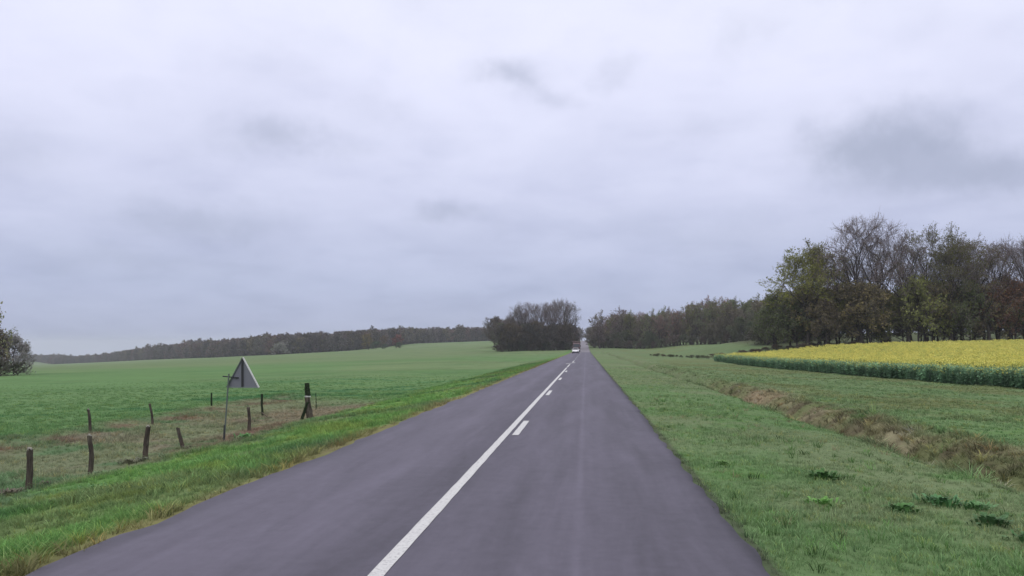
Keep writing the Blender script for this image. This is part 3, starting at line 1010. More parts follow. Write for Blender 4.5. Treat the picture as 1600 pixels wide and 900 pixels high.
        LT = np.concatenate([np.stack([q, q + 1, q + 2], -1), np.stack([q, q + 2, q + 3], -1)])
        allV.append(LV)
        allT.append(LT)
        mi.append(np.ones(len(LT), int))
    tm = np_mesh(name + "_trunk", np.array(V), np.array(T), [m_bark])
    cm = np_mesh(name + "_crown", np.concatenate(allV), np.concatenate(allT), [m_twig, m_leaf], np.concatenate(mi))
    return tm, cm


BARE = [make_tree("bare", 200 + i, 20, [0.38, 0.42, 0.45, 0.40, 0.43][i], [7.8, 7.2, 6.8, 8.0, 6.4][i], 15, 9, 7, 8, 0.10, 0.10, 0.7, 0.020, base_el=30, vase=True, r0=0.42) for i in range(5)]
BUD = [make_tree("budding", 220 + i, 18, [0.34, 0.38, 0.42][i], [6.8, 6.2, 5.8][i], 15, 8, 6, 8, 0.8, 0.12, 0.7, 0.024, base_el=22, vase=True) for i in range(3)]
LOW = [make_tree("low", 240 + i, 9, [0.18, 0.20, 0.16][i], [4.6, 4.0, 5.0][i], 15, 6, 6, 9, 1.5, 0.17, 0.6, 0.04, base_el=10, r0=0.15) for i in range(3)]
YBUD = [make_tree("yellow_budding", 232 + i, 18, 0.36, 6.8, 15, 8, 6, 8, 2.2, 0.14, 0.8, 0.022, base_el=22, vase=True) for i in range(2)]
WOOD = [make_tree("wood", 260 + i, 17, [0.16, 0.2, 0.12, 0.18][i], [4.8, 5.2, 4.4, 4.9][i], 14, 5, 5, 8, [0.3, 0.9, 1.3, 0.5][i], 0.24, 0.95, 0.055, base_el=20, rounded=True) for i in range(4)]
FAR = [make_tree("far", 280 + i, 14, 0.03, [4.4, 4.8, 4.0][i], 13, 4, 4, 6, [0.6, 1.3, 0.9][i], 0.40, 1.2, 0.12, base_el=10, rounded=True) for i in range(3)]
BUSH = [make_tree("bush", 300 + i, 3.2, 0.06, [2.3, 2.0][i], 12, 5, 5, 8, 1.6, 0.10, 0.4, 0.025, base_el=10, r0=0.05) for i in range(2)]


def tree(name, meshes, x, y, h, h0, leafc, label, group=None, rz=None, wide=1.0, cat="tree", parts=('trunk', 'crown'), dz=0.0):
    s = h / h0
    e = empty(name, (x, y, gz(x, y) + dz), random.uniform(0, 6.28) if rz is None else rz, (s * wide, s * wide, s))
    tag(e, label, cat, group)
    for pn, me_ in zip(parts, meshes):
        o = mobj(pn, me_, e)
        o.color = (*leafc, 1)
    return e


YG, OL, RB, GB, DG = (0.21, 0.22, 0.05), (0.165, 0.17, 0.07), (0.19, 0.11, 0.07), (0.17, 0.155, 0.105), (0.10, 0.12, 0.06)
# the tall belt behind the rape field, left to right
BELT = [
    (40.4, 147.0, 15.6, YBUD[0], 18, (0.23, 0.24, 0.06), "leftmost tree of the tall belt, with fresh yellow-green leaves", 1.15),
    (44.2, 149.0, 17.6, YBUD[1], 18, (0.19, 0.19, 0.075), "yellowish budding tree just right of the leftmost one in the belt", 1.0),
    (48.6, 144.0, 21.2, BARE[0], 20, GB, "tallest bare tree standing highest in the belt behind the yellow field", 1.05),
    (53.2, 146.0, 20.4, BARE[3], 20, GB, "wide bare tree beside the tallest one, dark limbs against the sky", 0.95),
    (56.4, 143.0, 18.6, BARE[1], 20, (0.14, 0.12, 0.09), "purplish bare tree to the right of the two tallest trees", 0.9),
    (60.2, 145.5, 18.8, BUD[1], 18, (0.17, 0.18, 0.08), "grey-green budding tree with a pale top, middle of the belt", 0.9),
    (63.6, 143.5, 18.6, BUD[2], 18, (0.15, 0.15, 0.055), "olive budding tree with a dense rounded head, right part of the belt", 1.0),
    (66.8, 146.0, 17.4, BARE[2], 20, GB, "slim bare tree between two olive trees in the belt", 0.95),
    (69.8, 143.0, 17.8, BUD[0], 18, (0.14, 0.13, 0.055), "dark olive-brown tree before the bare trees at the right edge", 0.95),
    (73.0, 146.0, 16.8, BARE[4], 20, (0.19, 0.11, 0.08), "bare tree with a rusty red tinge near the right edge", 1.0),
    (76.0, 143.5, 16.8, BARE[0], 20, GB, "bare grey tree standing at the right edge of the frame", 0.9),
    (80.0, 145.0, 17.6, BARE[3], 20, GB, "bare tree partly cut off by the right edge of the frame", 0.9)]
for i, (x, y, h, me_, h0, lc, lb, wd) in enumerate(BELT):
    tree("deciduous_tree", me_, x, y, h, h0, lc, lb, "tall trees in the belt behind the rape field", wide=wd)
rr = random.Random(3)
for i, x in enumerate([51.5, 58.2, 63.0, 68.4, 72.4, 78.5]):
    m_ = [BARE[(i + 2) % 5], BUD[i % 3], BARE[(i * 2) % 5]][i % 3]
    h0 = 20 if m_ in BARE else 18
    tree("deciduous_tree", m_, x, 153 + rr.uniform(-2, 4), rr.uniform(15.0, 17.2), h0, rr.choice([GB, OL, (0.15, 0.13, 0.08)]),
         "grey-brown tree in the back row of the tall belt behind the rape field", "back row of the tall belt", wide=0.9)
# lower leafy trees that fill the foot of the belt
for i in range(34):
    x = 36.0 + i * 1.45 + rr.uniform(-0.7, 0.7)
    y = rr.uniform(142.5, 150) + (6 if i < 3 else 0)
    lc = rr.choice([OL, (0.247, 0.267, 0.091), (0.169, 0.143, 0.085), (0.247, 0.208, 0.098), (0.130, 0.156, 0.072)])
    if 24 < i < 27:
        lc = (0.20, 0.11, 0.07)
    tree("small_tree", LOW[i % 3], x, y, rr.uniform(7.4, 9.8), 9, lc,
         "low olive-brown leafy tree under the tall belt behind the rape field", "low trees under the tall belt", wide=rr.uniform(0.8, 1.05))
for i in range(16):
    x = 41 + i * 3.0 + rr.uniform(-1, 1)
    tree("small_tree", LOW[(i + 1) % 3], x, rr.uniform(156, 163), rr.uniform(7, 9), 9, rr.choice([DG, (0.114, 0.104, 0.073)]),
         "dark bushy tree filling the gaps at the back of the tall belt", "dark trees at the back of the belt", wide=1.15)
for i in range(16):
    tree("small_tree", LOW[i % 3], 80 + i * 5.0 + rr.uniform(-2, 2), 232 + rr.uniform(0, 14), rr.uniform(8, 10.5), 9, (0.13, 0.12, 0.075),
         "distant low tree behind the field seen between the trunks of the belt", "distant trees seen through the belt", wide=1.3)
# wood between the road and the belt
line = [(6.5, 385), (24, 345), (47, 315), (64, 285), (62, 240), (50, 205), (40, 172)]
seg = [math.dist(line[i], line[i + 1]) for i in range(len(line) - 1)]
tot = sum(seg)


def along(s):
    for i, L in enumerate(seg):
        if s <= L:
            f = s / L
            a, b = line[i], line[i + 1]
            return a[0] + (b[0] - a[0]) * f, a[1] + (b[1] - a[1]) * f
        s -= L
    return line[-1]


s = 0
cnt = 0
while s < tot:
    x, y = along(s)
    for row in range(4):
        xx, yy = x + row * 4.6 + rr.uniform(-1.4, 1.4), y + row * 3.4 + rr.uniform(-1.6, 1.6)
        k_ = rr.randrange(4)
        lc = rr.choice([(0.177, 0.156, 0.094), (0.250, 0.135, 0.094), OL, (0.187, 0.218, 0.104), (0.146, 0.104, 0.094), (0.208, 0.187, 0.146)])
        hh = rr.uniform(13.2, 17.2) + (2.0 if rr.random() < 0.15 else 0) - 0.9 * (row == 0)
        if s > 150:
            hh *= 0.56 + 0.0 * row
        tree("woodland_tree", WOOD[k_], xx, yy, hh, 17, lc, "brown and olive tree in the dense wood right of the road",
             "trees of the wood right of the road", wide=rr.uniform(0.85, 1.1) * (1.0 if s <= 150 else 1.4))
        cnt += 1
    s += 5.2 if s < 135 else 7.0
for i in range(40):
    x, y = along(rr.uniform(0, tot * 0.98))
    tree("small_tree", LOW[i % 3], x - 2.5 + rr.uniform(-1, 1), y - 2.5 + rr.uniform(-1, 1), rr.uniform(4.5, 8), 9,
         rr.choice([DG, (0.125, 0.114, 0.073), (0.104, 0.135, 0.073)]), "dark bush at the edge of the wood right of the road",
         "bushes along the edge of the wood right of the road", wide=1.1)
for i in range(60):
    x, y = along(i / 60 * tot * 0.97)
    tree("bush", BUSH[i % 2], x - 3.2 + rr.uniform(-0.8, 0.8), y - 3.2 + rr.uniform(-0.8, 0.8), rr.uniform(2.0, 3.4), 3.2,
         rr.choice([(0.098, 0.104, 0.065), (0.111, 0.085, 0.065), (0.091, 0.117, 0.065)]), "dark scrub closing the foot of the wood right of the road",
         "scrub at the foot of the wood right of the road", wide=1.5, cat="bush", parts=('stem', 'foliage'))
for i in range(26):
    tree("bush", BUSH[i % 2], -36 + i * 1.22, 316 + rr.uniform(-1, 6), rr.uniform(1.8, 3.0), 3.2,
         rr.choice([(0.07, 0.085, 0.05), (0.08, 0.065, 0.05)]), "dark scrub at the foot of the round clump left of the road",
         "scrub at the foot of the roadside clump", wide=1.4, cat="bush", parts=('stem', 'foliage'))
# roadside clump on the left, about 330 m off
for i in range(13):
    x = -32.5 + i * 2.1 + rr.uniform(-0.5, 0.5)
    y = 326 + rr.uniform(0, 22)
    hh = float(np.interp(x, [-34, -30, -26, -20, -15, -10, -7, -5], [13, 16.5, 18.4, 18.0, 18.6, 19.6, 18.8, 15.0])) * rr.uniform(0.97, 1.03)
    tree("bare_tree", BARE[i % 5], x, y, hh, 20, (0.20, 0.18, 0.17), "tall bare grey tree in the round clump left of the road",
         "tall bare trees in the roadside clump", wide=0.85)
for i in range(36):
    x = -34.5 + (i % 12) * 2.45 + rr.uniform(-0.8, 0.8)
    y = 318 + (i // 12) * 10 + rr.uniform(-2, 2)
    tree("small_tree", LOW[i % 3], x, y, rr.uniform(8.0, 9.6), 9, rr.choice([(0.096, 0.080, 0.061), DG, (0.080, 0.072, 0.064), (0.120, 0.096, 0.064)]),
         "dark low tree in the thicket at the foot of the bare clump", "dark thicket trees under the bare clump", wide=0.95)
for i in range(6):
    x, y = -47.5 + i * 2.4, 400 + rr.uniform(-8, 10)
    tree("small_tree", LOW[i % 3], x, y, rr.uniform(10, 13), 9, (0.120, 0.096, 0.072), "brown low tree left of the bare clump beside the field",
         "brown trees behind the left end of the clump", wide=0.95)
# trees of the left edge of the frame
tree("deciduous_tree", BUSH[0], -89.6, 106, 8.4, 3.2, (0.27, 0.27, 0.15), "olive leafy tree cut off by the left edge of the frame", wide=0.72)
tree("deciduous_tree", BUSH[1], -88.2, 108, 6.0, 3.2, (0.24, 0.19, 0.14), "brownish tree overlapping the olive tree at the left edge", wide=0.75)
tree("bare_tree", BARE[3], -86.8, 109, 6.0, 20, (0.24, 0.22, 0.21), "pale grey twiggy tree with a leaning limb, right of the olive tree", wide=1.0)
tree("bare_tree", BUSH[0], -85.4, 110, 4.4, 3.2, (0.34, 0.32, 0.31), "round pale grey bush-like tree, rightmost of the group at the left edge", wide=0.85)
tree("bare_tree", BUSH[1], -87.6, 106, 3.6, 3.2, (0.24, 0.22, 0.20), "grey scrubby tree in front of the pale twiggy one at the left edge", wide=1.1)
for i, (x, y, h, lb) in enumerate([(-90.5, 103.5, 3.4, "dark bush under the olive tree, cut by the left edge"), (-87.5, 104.5, 2.4, "dark green bush beside the trunk of the olive tree at the left edge"),
                                   (-85.2, 106.5, 1.8, "dark olive bush in the middle of the group at the left edge"), (-83.6, 108.5, 1.5, "lowest dark bush at the right foot of the group at the left edge")]):
    tree("bush", BUSH[i % 2], x, y, h, 3.2, (0.10, 0.11, 0.065), lb, "bushes by the left edge",
         wide=1.3, cat="bush", parts=('stem', 'foliage'))
# single trees in the far field on the left
tree("deciduous_tree", FAR[1], -147, 520, 11, 14, (0.19, 0.15, 0.05), "yellow-brown tree alone in the far field before the distant wood", wide=1.1)
tree("deciduous_tree", FAR[2], -138, 522, 9.5, 14, (0.16, 0.11, 0.06), "brown tree between the yellow-brown and the reddish tree in the far field", wide=1.1)
tree("deciduous_tree", FAR[1], -128, 520, 9.5, 14, (0.22, 0.075, 0.06), "reddish tree alone in the far field before the distant wood", wide=1.1)
for x, hb in ((-141, 4.0), (-125, 3.0), (-135, 2.4)):
    tree("bush", BUSH[0], x, 516, hb, 3.2, (0.05, 0.10, 0.045), "green bush between the lone trees in the far field", "bushes between the lone trees", wide=1.3, cat="bush", parts=('stem', 'foliage'))
tree("bush", BUSH[1], -207, 515, 6.0, 3.2, (0.30, 0.31, 0.27), "whitish blossoming bush at the edge of the distant wood", wide=1.4, cat="bush", parts=('stem', 'foliage'))
# brush along the far ditch and below the wood
for i in range(24):
    x, y = 15.5 + i * 0.42 + rr.uniform(-0.5, 0.5), 190 - i * 2.2 + rr.uniform(-3, 3)
    tree("bush", BUSH[i % 2], x, y, rr.uniform(0.25, 0.5), 3.2, rr.choice([(0.17, 0.15, 0.09), (0.11, 0.14, 0.07)]), "low brown brush along the far end of the ditch", "brush along the far ditch",
         wide=rr.uniform(1.4, 2.2), cat="bush", parts=('stem', 'foliage'))
for i in range(18):
    x = 24 + i * 1.5
    tree("bush", BUSH[i % 2], x, 152 + rr.uniform(-3, 3) - 5 * (i > 8), rr.uniform(0.45, 0.8), 3.2, (0.12, 0.09, 0.065), "low dark brush in the strip between rape field and wood",
         "brush between rape field and wood", wide=2.4, cat="bush", parts=('stem', 'foliage'))

# distant wood: one mass on the hillside
def far_mat_set():
    cl = bpy.data.collections.new("far_wood_trees")
    for i, ((tm, cm), cc_) in enumerate([(FAR[0], (0.10, 0.075, 0.07)), (FAR[1], (0.10, 0.085, 0.05)), (FAR[2], (0.12, 0.07, 0.06)), (FAR[0], (0.09, 0.085, 0.07)), (FAR[1], (0.085, 0.075, 0.07))]):
        nt = len(tm.vertices)
        a = np.empty(nt * 3, np.float32); tm.vertices.foreach_get('co', a)
        nc = len(cm.vertices)
        b = np.empty(nc * 3, np.float32); cm.vertices.foreach_get('co', b)
        fa = np.empty(len(tm.loops), np.int32); tm.loops.foreach_get('vertex_index', fa)
        fb = np.empty(len(cm.loops), np.int32); cm.loops.foreach_get('vertex_index', fb)
        mi = np.empty(len(cm.polygons), np.int32); cm.polygons.foreach_get('material_index', mi)
        V_ = np.concatenate([a.reshape(-1, 3), b.reshape(-1, 3)])
        T_ = np.concatenate([fa.reshape(-1, 3), fb.reshape(-1, 3) + nt])
        m_ = bpy.data.materials.new("far_leaves")
        m_.use_nodes = True
        tt_ = NT(m_.node_tree)
        oi_ = tt_.n('ShaderNodeObjectInfo').outputs['Random']
        at_ = tt_.n('ShaderNodeVectorMath', {0: cc_, 3: tt_.math('MULTIPLY_ADD', oi_, 1.2, 0.6)}, operation='SCALE').outputs[0]
        finish(tt_, at_, 1.0, 0.0)
        o_ = bpy.data.objects.new("far_wood_tree_%d" % i, np_mesh("far_wood_tree", V_, T_, [m_bark, m_twig, m_], np.concatenate([np.zeros(len(fa) // 3, int), mi + 1])))
        cl.objects.link(o_)
    return cl


fl = np.array([(-1250, 1600), (-1000, 1350), (-795, 1110), (-715, 1100), (-495, 855), (-335, 685), (-224, 565), (-187, 585), (-168, 745), (-101, 805), (-8, 830), (40, 815), (120, 700)], float)
sl_ = np.hypot(*np.diff(fl, axis=0).T)
cs = np.concatenate([[0], np.cumsum(sl_)])
r = np.random.default_rng(9)
PX_, PY_ = [], []
for row in range(8):
    sv = np.arange(0, cs[-1], 5.0) + r.uniform(0, 5)
    xx = np.interp(sv, cs, fl[:, 0]) + r.normal(0, 1.6, len(sv)) - row * 1.5
    yy = np.interp(sv, cs, fl[:, 1]) + r.normal(0, 1.6, len(sv)) + row * 6.0
    k_ = (np.abs(xx + 1.4) > 6.5)
    PX_.append(xx[k_]); PY_.append(yy[k_])
PX_, PY_ = np.concatenate(PX_), np.concatenate(PY_)
n = len(PX_)
hs = r.uniform(0.84, 1.12, n) * np.interp(PX_, [-1200, -750, -480, 100], [0.75, 0.8, 1.0, 1.0]) * (1 + 0.25 * (r.uniform(0, 1, n) < 0.03))
scatter("distant_wood", np.stack([PX_, PY_, ground_z(PX_, PY_)], -1), r.uniform(0, 6.28, n), hs * 1.15, np.ones((n, 3)) * 0.1, far_mat_set(),
        "long bare purplish brown wood on the hillside beyond the fields", "wood", 0.03, hs)
# roadside trees further down the road, where it climbs out of sight
for i in range(48):
    sd_ = -1 if i % 2 else 1
    y = 352 + (i // 2) * 15 + rr.uniform(-5, 5)
    x = -1.4 + sd_ * rr.uniform(7.0, 11.0)
    tree("woodland_tree", WOOD[i % 4], x, y, rr.uniform(8, 12), 17, rr.choice([(0.075, 0.06, 0.045), (0.06, 0.06, 0.04), (0.09, 0.06, 0.045)]),
         "brown tree lining the far end of the road where it climbs", "trees lining the far road", wide=1.15)

for i in range(12):
    tree("woodland_tree", WOOD[i % 4], -26 + i * 4.4 + rr.uniform(-1, 1), 1008 + rr.uniform(0, 14), rr.uniform(14, 18), 17, (0.12, 0.10, 0.08),
         "far brown tree closing the view where the road ends", "trees closing the end of the road", wide=1.2)

# ------------------------------------------------------------------ fence posts
def post_mesh(name, pts, r0, r1, seed, k=9, rings=12, cap=True):
    rg = np.random.default_rng(seed)
    pts = np.array(pts, float)
    tt = np.linspace(0, 1, rings)
    q = np.linspace(0, 1, len(pts))
    C_ = np.stack([np.interp(tt, q, pts[:, i]) for i in range(3)], -1)
    ang = np.linspace(0, 2 * math.pi, k, endpoint=False)
    prof = 1 + rg.normal(0, 0.13, k)
    V = []
    for i in range(rings):
        rad = (r0 + (r1 - r0) * tt[i]) * (prof + rg.normal(0, 0.07, k))
        for j in range(k):
            V.append((C_[i, 0] + math.cos(ang[j] + 0.3 * tt[i]) * rad[j], C_[i, 1] + math.sin(ang[j] + 0.3 * tt[i]) * rad[j],
                      C_[i, 2] + (rg.normal(0, 0.012) if i == rings - 1 else 0)))
    Fc = [(i * k + j, i * k + (j + 1) % k, (i + 1) * k + (j + 1) % k, (i + 1) * k + j) for i in range(rings - 1) for j in range(k)]
    if cap:
        V.append(tuple(C_[-1] + np.array([0, 0, 0.012])))
        Fc += [((rings - 1) * k + j, (rings - 1) * k + (j + 1) % k, len(V) - 1) for j in range(k)]
    return V, Fc, C_


def fence_post(x, y, h, r0, lean, bend, label, seed, cut=True, mat=m_post):
    e = empty("fence_post", (x, y, gz(x, y)))
    tag(e, label, "fence post", "old wooden fence posts left of the road")
    top = (lean[0], lean[1], h)
    midp = (lean[0] * 0.5 + bend[0], lean[1] * 0.5 + bend[1], h * 0.5)
    V, Fc, C_ = post_mesh("shaft", [(0, 0, -0.25), (0, 0, 0.02), midp, top], r0, r0 * 0.82, seed)
    py_mesh("shaft", V, Fc, mat, e)
    if cut:
        V, Fc, _ = post_mesh("cut_top", [(top[0], top[1], h - 0.004), (top[0], top[1], h + 0.035)], r0 * 0.80, r0 * 0.55, seed + 1, rings=3)
        py_mesh("cut_top", V, Fc, m_cut, e)
    return e


fence_post(-10.54, 14.1, 0.74, 0.062, (-0.01, 0, 0), (0.01, 0), "thick dark upright fence post nearest the left edge of the frame", 1)
fence_post(-10.30, 15.6, 0.82, 0.050, (-0.06, 0, 0), (0.05, 0), "crooked fence post second from the left, bowed to the right", 2)
fence_post(-10.64, 18.2, 0.74, 0.062, (0.05, 0, 0), (-0.02, 0), "fence post leaning right with a pale cut top, third in the near row", 3)
fence_post(-10.75, 20.2, 0.54, 0.058, (-0.16, 0, 0), (0.0, 0), "short fence post leaning to the left, fourth in the near row", 4, False)
fence_post(-10.69, 24.2, 0.74, 0.060, (-0.05, 0, 0), (0.03, 0), "rusty brown fence post standing below the triangular sign", 5, False)
fence_post(-16.71, 25.2, 0.74, 0.045, (-0.10, 0, 0), (0.02, 0), "thin pale fence post at the left of the back row", 6)
fence_post(-15.89, 27.6, 0.74, 0.050, (-0.14, 0, 0), (0.03, 0), "thin dark fence post with a hooked top in the back row", 7, False)
fence_post(-17.6, 35.6, 0.60, 0.050, (-0.02, 0, 0), (0, 0), "small distant fence post at the edge of the wheat", 8, False, m_moss)
fence_post(-13.10, 30.9, 0.88, 0.052, (-0.05, 0, 0), (-0.02, 0), "slim dark fence post right of the triangular sign", 9, False, m_moss)
e = empty("fence_stake", (-11.75, 33.4, gz(-11.75, 33.4)))
tag(e, "thin dark stake just right of the stout mossy corner post", "fence stake")
V, Fc, _ = post_mesh("shaft", [(0, 0, -0.2), (0.0, 0, 0.3), (-0.03, 0, 0.72)], 0.022, 0.018, 31, 6, 6)
py_mesh("shaft", V, Fc, m_moss, e)
# fallen rail at the foot of the dark post right of the sign
e = empty("fence_stake", (-12.9, 30.3, gz(-12.9, 30.3)))
tag(e, "broken brown stake lying slanted at the foot of the slim dark post", "fence stake")
V, Fc, _ = post_mesh("shaft", [(0, 0, 0.20), (0.2, -0.1, 0.08), (0.42, -0.25, 0.0)], 0.035, 0.03, 33, 6, 6)
py_mesh("shaft", V, Fc, m_post, e)

# stout corner post with brace
cz = gz(-10.4, 28.6)
e = empty("corner_post", (-10.36, 28.6, cz))
tag(e, "stout leaning corner post with dark mossy top, white tape and a brace", "fence post")
V, Fc, _ = post_mesh("shaft", [(0.10, 0, -0.3), (0.10, 0, 0.05), (0.0, 0, 0.5), (-0.03, 0, 0.86)], 0.155, 0.095, 41)
py_mesh("shaft", V, Fc, m_post, e)
V, Fc, _ = post_mesh("mossy_top", [(-0.04, 0, 0.90), (-0.09, 0, 1.36)], 0.112, 0.098, 42)
py_mesh("mossy_top", V, Fc, m_moss, e)
V, Fc, _ = post_mesh("white_tape", [(-0.03, 0, 0.85), (-0.035, 0, 0.905)], 0.108, 0.108, 43, rings=3, cap=False)
py_mesh("white_tape", V, Fc, m_tape, e)
V, Fc, _ = post_mesh("brace", [(-0.24, -0.10, -0.15), (-0.20, -0.10, 0.05), (0.0, -0.09, 0.66)], 0.065, 0.05, 44)
py_mesh("brace", V, Fc, m_moss, e)

# ------------------------------------------------------------------ triangular sign, seen from behind
e = empty("road_sign", (-10.30, 21.7, gz(-10.30, 21.7)))
tag(e, "triangular warning sign seen from behind on a thin leaning grey pole", "road sign")
sx0, sy0 = -0.02, 0.06            # panel offset from pole foot
zb = -0.27 - (-0.92) - 0.02       # height of the panel's lower edge above the ground here
# panel corners in local coordinates (x, z)
pl, prt, pt_ = (0.02, 1.53), (0.965, 1.53), (0.47, 2.37)
def inset(a, b, c_, k_):
    cxm, czm = (a[0] + b[0] + c_[0]) / 3, (a[1] + b[1] + c_[1]) / 3
    return [(p_[0] + (cxm - p_[0]) * k_, p_[1] + (czm - p_[1]) * k_) for p_ in (a, b, c_)]
tri_ = inset(pl, prt, pt_, 0.02)
V = [(x, 0.00, z_) for x, z_ in tri_] + [(x, 0.004, z_) for x, z_ in tri_]
py_mesh("panel", V, [(0, 1, 2), (5, 4, 3), (0, 3, 4, 1), (1, 4, 5, 2), (2, 5, 3, 0)], m_zinc, e)
fr = inset(pl, prt, pt_, 0.10)
V = [(x, 0.007, z_) for x, z_ in inset(pl, prt, pt_, 0.03)] + [(x, 0.0075, z_) for x, z_ in inset(pl, prt, pt_, 0.32)]
py_mesh("red_border", V, [(0, 3, 4, 1), (1, 4, 5, 2), (2, 5, 3, 0)], m_red, e)


def edge_bar(name, a, b, wd, mat, y0=-0.028, y1=0.012):
    a, b = Vector((a[0], 0, a[1])), Vector((b[0], 0, b[1]))
    d = (b - a).normalized()
    nrm = Vector((-d.z, 0, d.x)) * wd / 2
    V = []
    for p_ in (a, b):
        for s_ in (-1, 1):
            for yy in (y0, y1):
                q_ = p_ + nrm * s_
                V.append((q_.x, yy, q_.z))
    return py_mesh(name, V, [(0, 1, 3, 2), (4, 6, 7, 5), (0, 2, 6, 4), (1, 5, 7, 3), (0, 4, 5, 1), (2, 3, 7, 6)], mat, e)


edge_bar("rim", (0.975, 1.525), (0.475, 2.385), 0.032, m_rimw)
edge_bar("rim", (0.012, 1.525), (0.46, 2.37), 0.028, m_zincd)
edge_bar("rim", (0.03, 1.522), (0.955, 1.522), 0.018, m_zinc)
edge_bar("rib", (0.485, 1.54), (0.462, 2.34), 0.045, m_dark, -0.045, -0.002)
edge_bar("bracket", (-0.10, 1.84), (0.36, 1.80), 0.03, m_dark, -0.05, -0.006)
V, Fc = cyl_vf((0.0, -0.075, -0.3), (0.10, -0.075, 1.92), 0.022, 0.022, 10)
py_mesh("pole", V, Fc, m_zincd, e)
V, Fc = cyl_vf((0.0, -0.075, -0.3), (0.018, -0.075, 0.46), 0.033, 0.030, 10)
py_mesh("pole_sleeve", V, Fc, m_dark, e)

# ------------------------------------------------------------------ weeds
def weed(x, y, s, colr, label, seed, grp, n=110, narrow=0.4):
    r = np.random.default_rng(seed)
    V, T = [], []
    for i in range(n):
        a = r.uniform(0, 6.28)
        rr_ = abs(r.normal(0, 0.42)) * s
        ll = r.uniform(0.22, 0.55) * s
        bx, by = math.cos(a) * rr_, math.sin(a) * rr_
        ev = r.uniform(0.45, 1.45)
        dx, dy, dz = math.cos(a) * math.cos(ev), math.sin(a) * math.cos(ev), math.sin(ev)
        wx, wy = -math.sin(a) * ll * narrow * 0.5, math.cos(a) * ll * narrow * 0.5
        b = len(V)
        m1 = (bx + dx * ll * 0.45, by + dy * ll * 0.45, dz * ll * 0.5)
        m2 = (bx + dx * ll * 0.8, by + dy * ll * 0.8, dz * ll * 0.72)
        V += [(bx, by, -0.02), (m1[0] + wx, m1[1] + wy, m1[2] + 0.01), (m1[0] - wx, m1[1] - wy, m1[2] + 0.01),
              (m2[0] + wx * 0.8, m2[1] + wy * 0.8, m2[2]), (m2[0] - wx * 0.8, m2[1] - wy * 0.8, m2[2]), (bx + dx * ll, by + dy * ll, dz * ll * 0.72)]
        T += [(b, b + 2, b + 1), (b + 1, b + 2, b + 4), (b + 1, b + 4, b + 3), (b + 3, b + 4, b + 5)]
    me = np_mesh("weed_clump", V, T, [m_weed])
    o = mobj("weed_clump", me, label=label, cat="weed", group=grp)
    o.location = (x, y, gz(x, y))
    o.color = (min(0.14, colr[0] * 2.6), colr[1] * 2.0, colr[2] * 2.0, 1)
    return o


WR, WL = "weed clumps on the right verge", "weed clumps by the fence"
weed(3.30, 11.45, 0.30, (0.030, 0.085, 0.025), "dark green round weed clump alone in the middle of the right verge", 1, WR)
weed(3.55, 9.35, 0.24, (0.035, 0.10, 0.03), "small dark weed clump below the round one on the right verge", 2, WR)
weed(2.75, 9.6, 0.20, (0.07, 0.15, 0.035), "light green low weed clump nearest the road on the right verge", 3, WR)
weed(4.12, 9.75, 0.30, (0.035, 0.105, 0.04), "wide spreading dark weed clump above the corner on the right verge", 4, WR, 140, 0.3)
weed(4.45, 9.60, 0.24, (0.045, 0.12, 0.045), "spreading weed clump at the right end of the wide one", 5, WR, 120, 0.3)
weed(4.20, 8.75, 0.26, (0.028, 0.075, 0.028), "dark weed clump left of the two in the lower right corner", 6, WR)
weed(4.30, 8.20, 0.24, (0.028, 0.08, 0.028), "dark weed clump cut by the right edge of the frame", 7, WR)
weed(2.1, 12.6, 0.16, (0.05, 0.12, 0.035), "tiny weed tuft close to the road on the right verge", 8, WR)
weed(6.55, 24.5, 0.34, (0.05, 0.095, 0.03), "green weed clump standing in the brown ditch", 9, WR)
weed(7.0, 30.5, 0.38, (0.045, 0.10, 0.035), "green bushy weed near the straw patch of the ditch", 10, WR, 120, 0.3)
for i, (x, y, s_, c0, lb) in enumerate([
        (-9.6, 21.4, 0.38, (0.04, 0.12, 0.04), "dark green nettle clump at the foot of the sign pole"),
        (-9.9, 22.2, 0.30, (0.045, 0.13, 0.04), "green nettle clump just right of the sign pole"),
        (-9.9, 17.9, 0.24, (0.06, 0.115, 0.06), "grey-green weed clump right of the third fence post"),
        (-9.95, 15.4, 0.24, (0.055, 0.11, 0.055), "grey-green weeds left of the crooked fence post"),
        (-10.45, 17.2, 0.30, (0.085, 0.07, 0.045), "brown withered clump left of the third fence post"),
        (-10.3, 17.55, 0.26, (0.09, 0.075, 0.05), "brown dry tuft against the third fence post"),
        (-10.4, 14.4, 0.22, (0.085, 0.06, 0.045), "reddish brown tuft right of the nearest fence post"),
        (-10.35, 13.35, 0.30, (0.085, 0.062, 0.045), "brown dead clump at the left edge beside the nearest post"),
        (-10.45, 20.0, 0.26, (0.085, 0.07, 0.045), "brown dry tuft under the short leaning post"),
        (-8.2, 12.6, 0.28, (0.045, 0.12, 0.04), "dark green tuft on the bright left verge")]):
    weed(x, y, s_, c0, lb, 20 + i, WL, 120, 0.22)


# ------------------------------------------------------------------ white car (oncoming, left lane)
def loft(name, secs, mat, parent, smooth=True):
    """secs: list of rings (same length) of 3-D points"""
    k = len(secs[0])
    V = [p_ for s_ in secs for p_ in s_]
    Fc = [(i * k + j, i * k + (j + 1) % k, (i + 1) * k + (j + 1) % k, (i + 1) * k + j) for i in range(len(secs) - 1) for j in range(k)]
    Fc += [tuple(range(k - 1, -1, -1)), tuple((len(secs) - 1) * k + j for j in range(k))]
    return py_mesh(name, V, Fc, mat, parent, smooth)


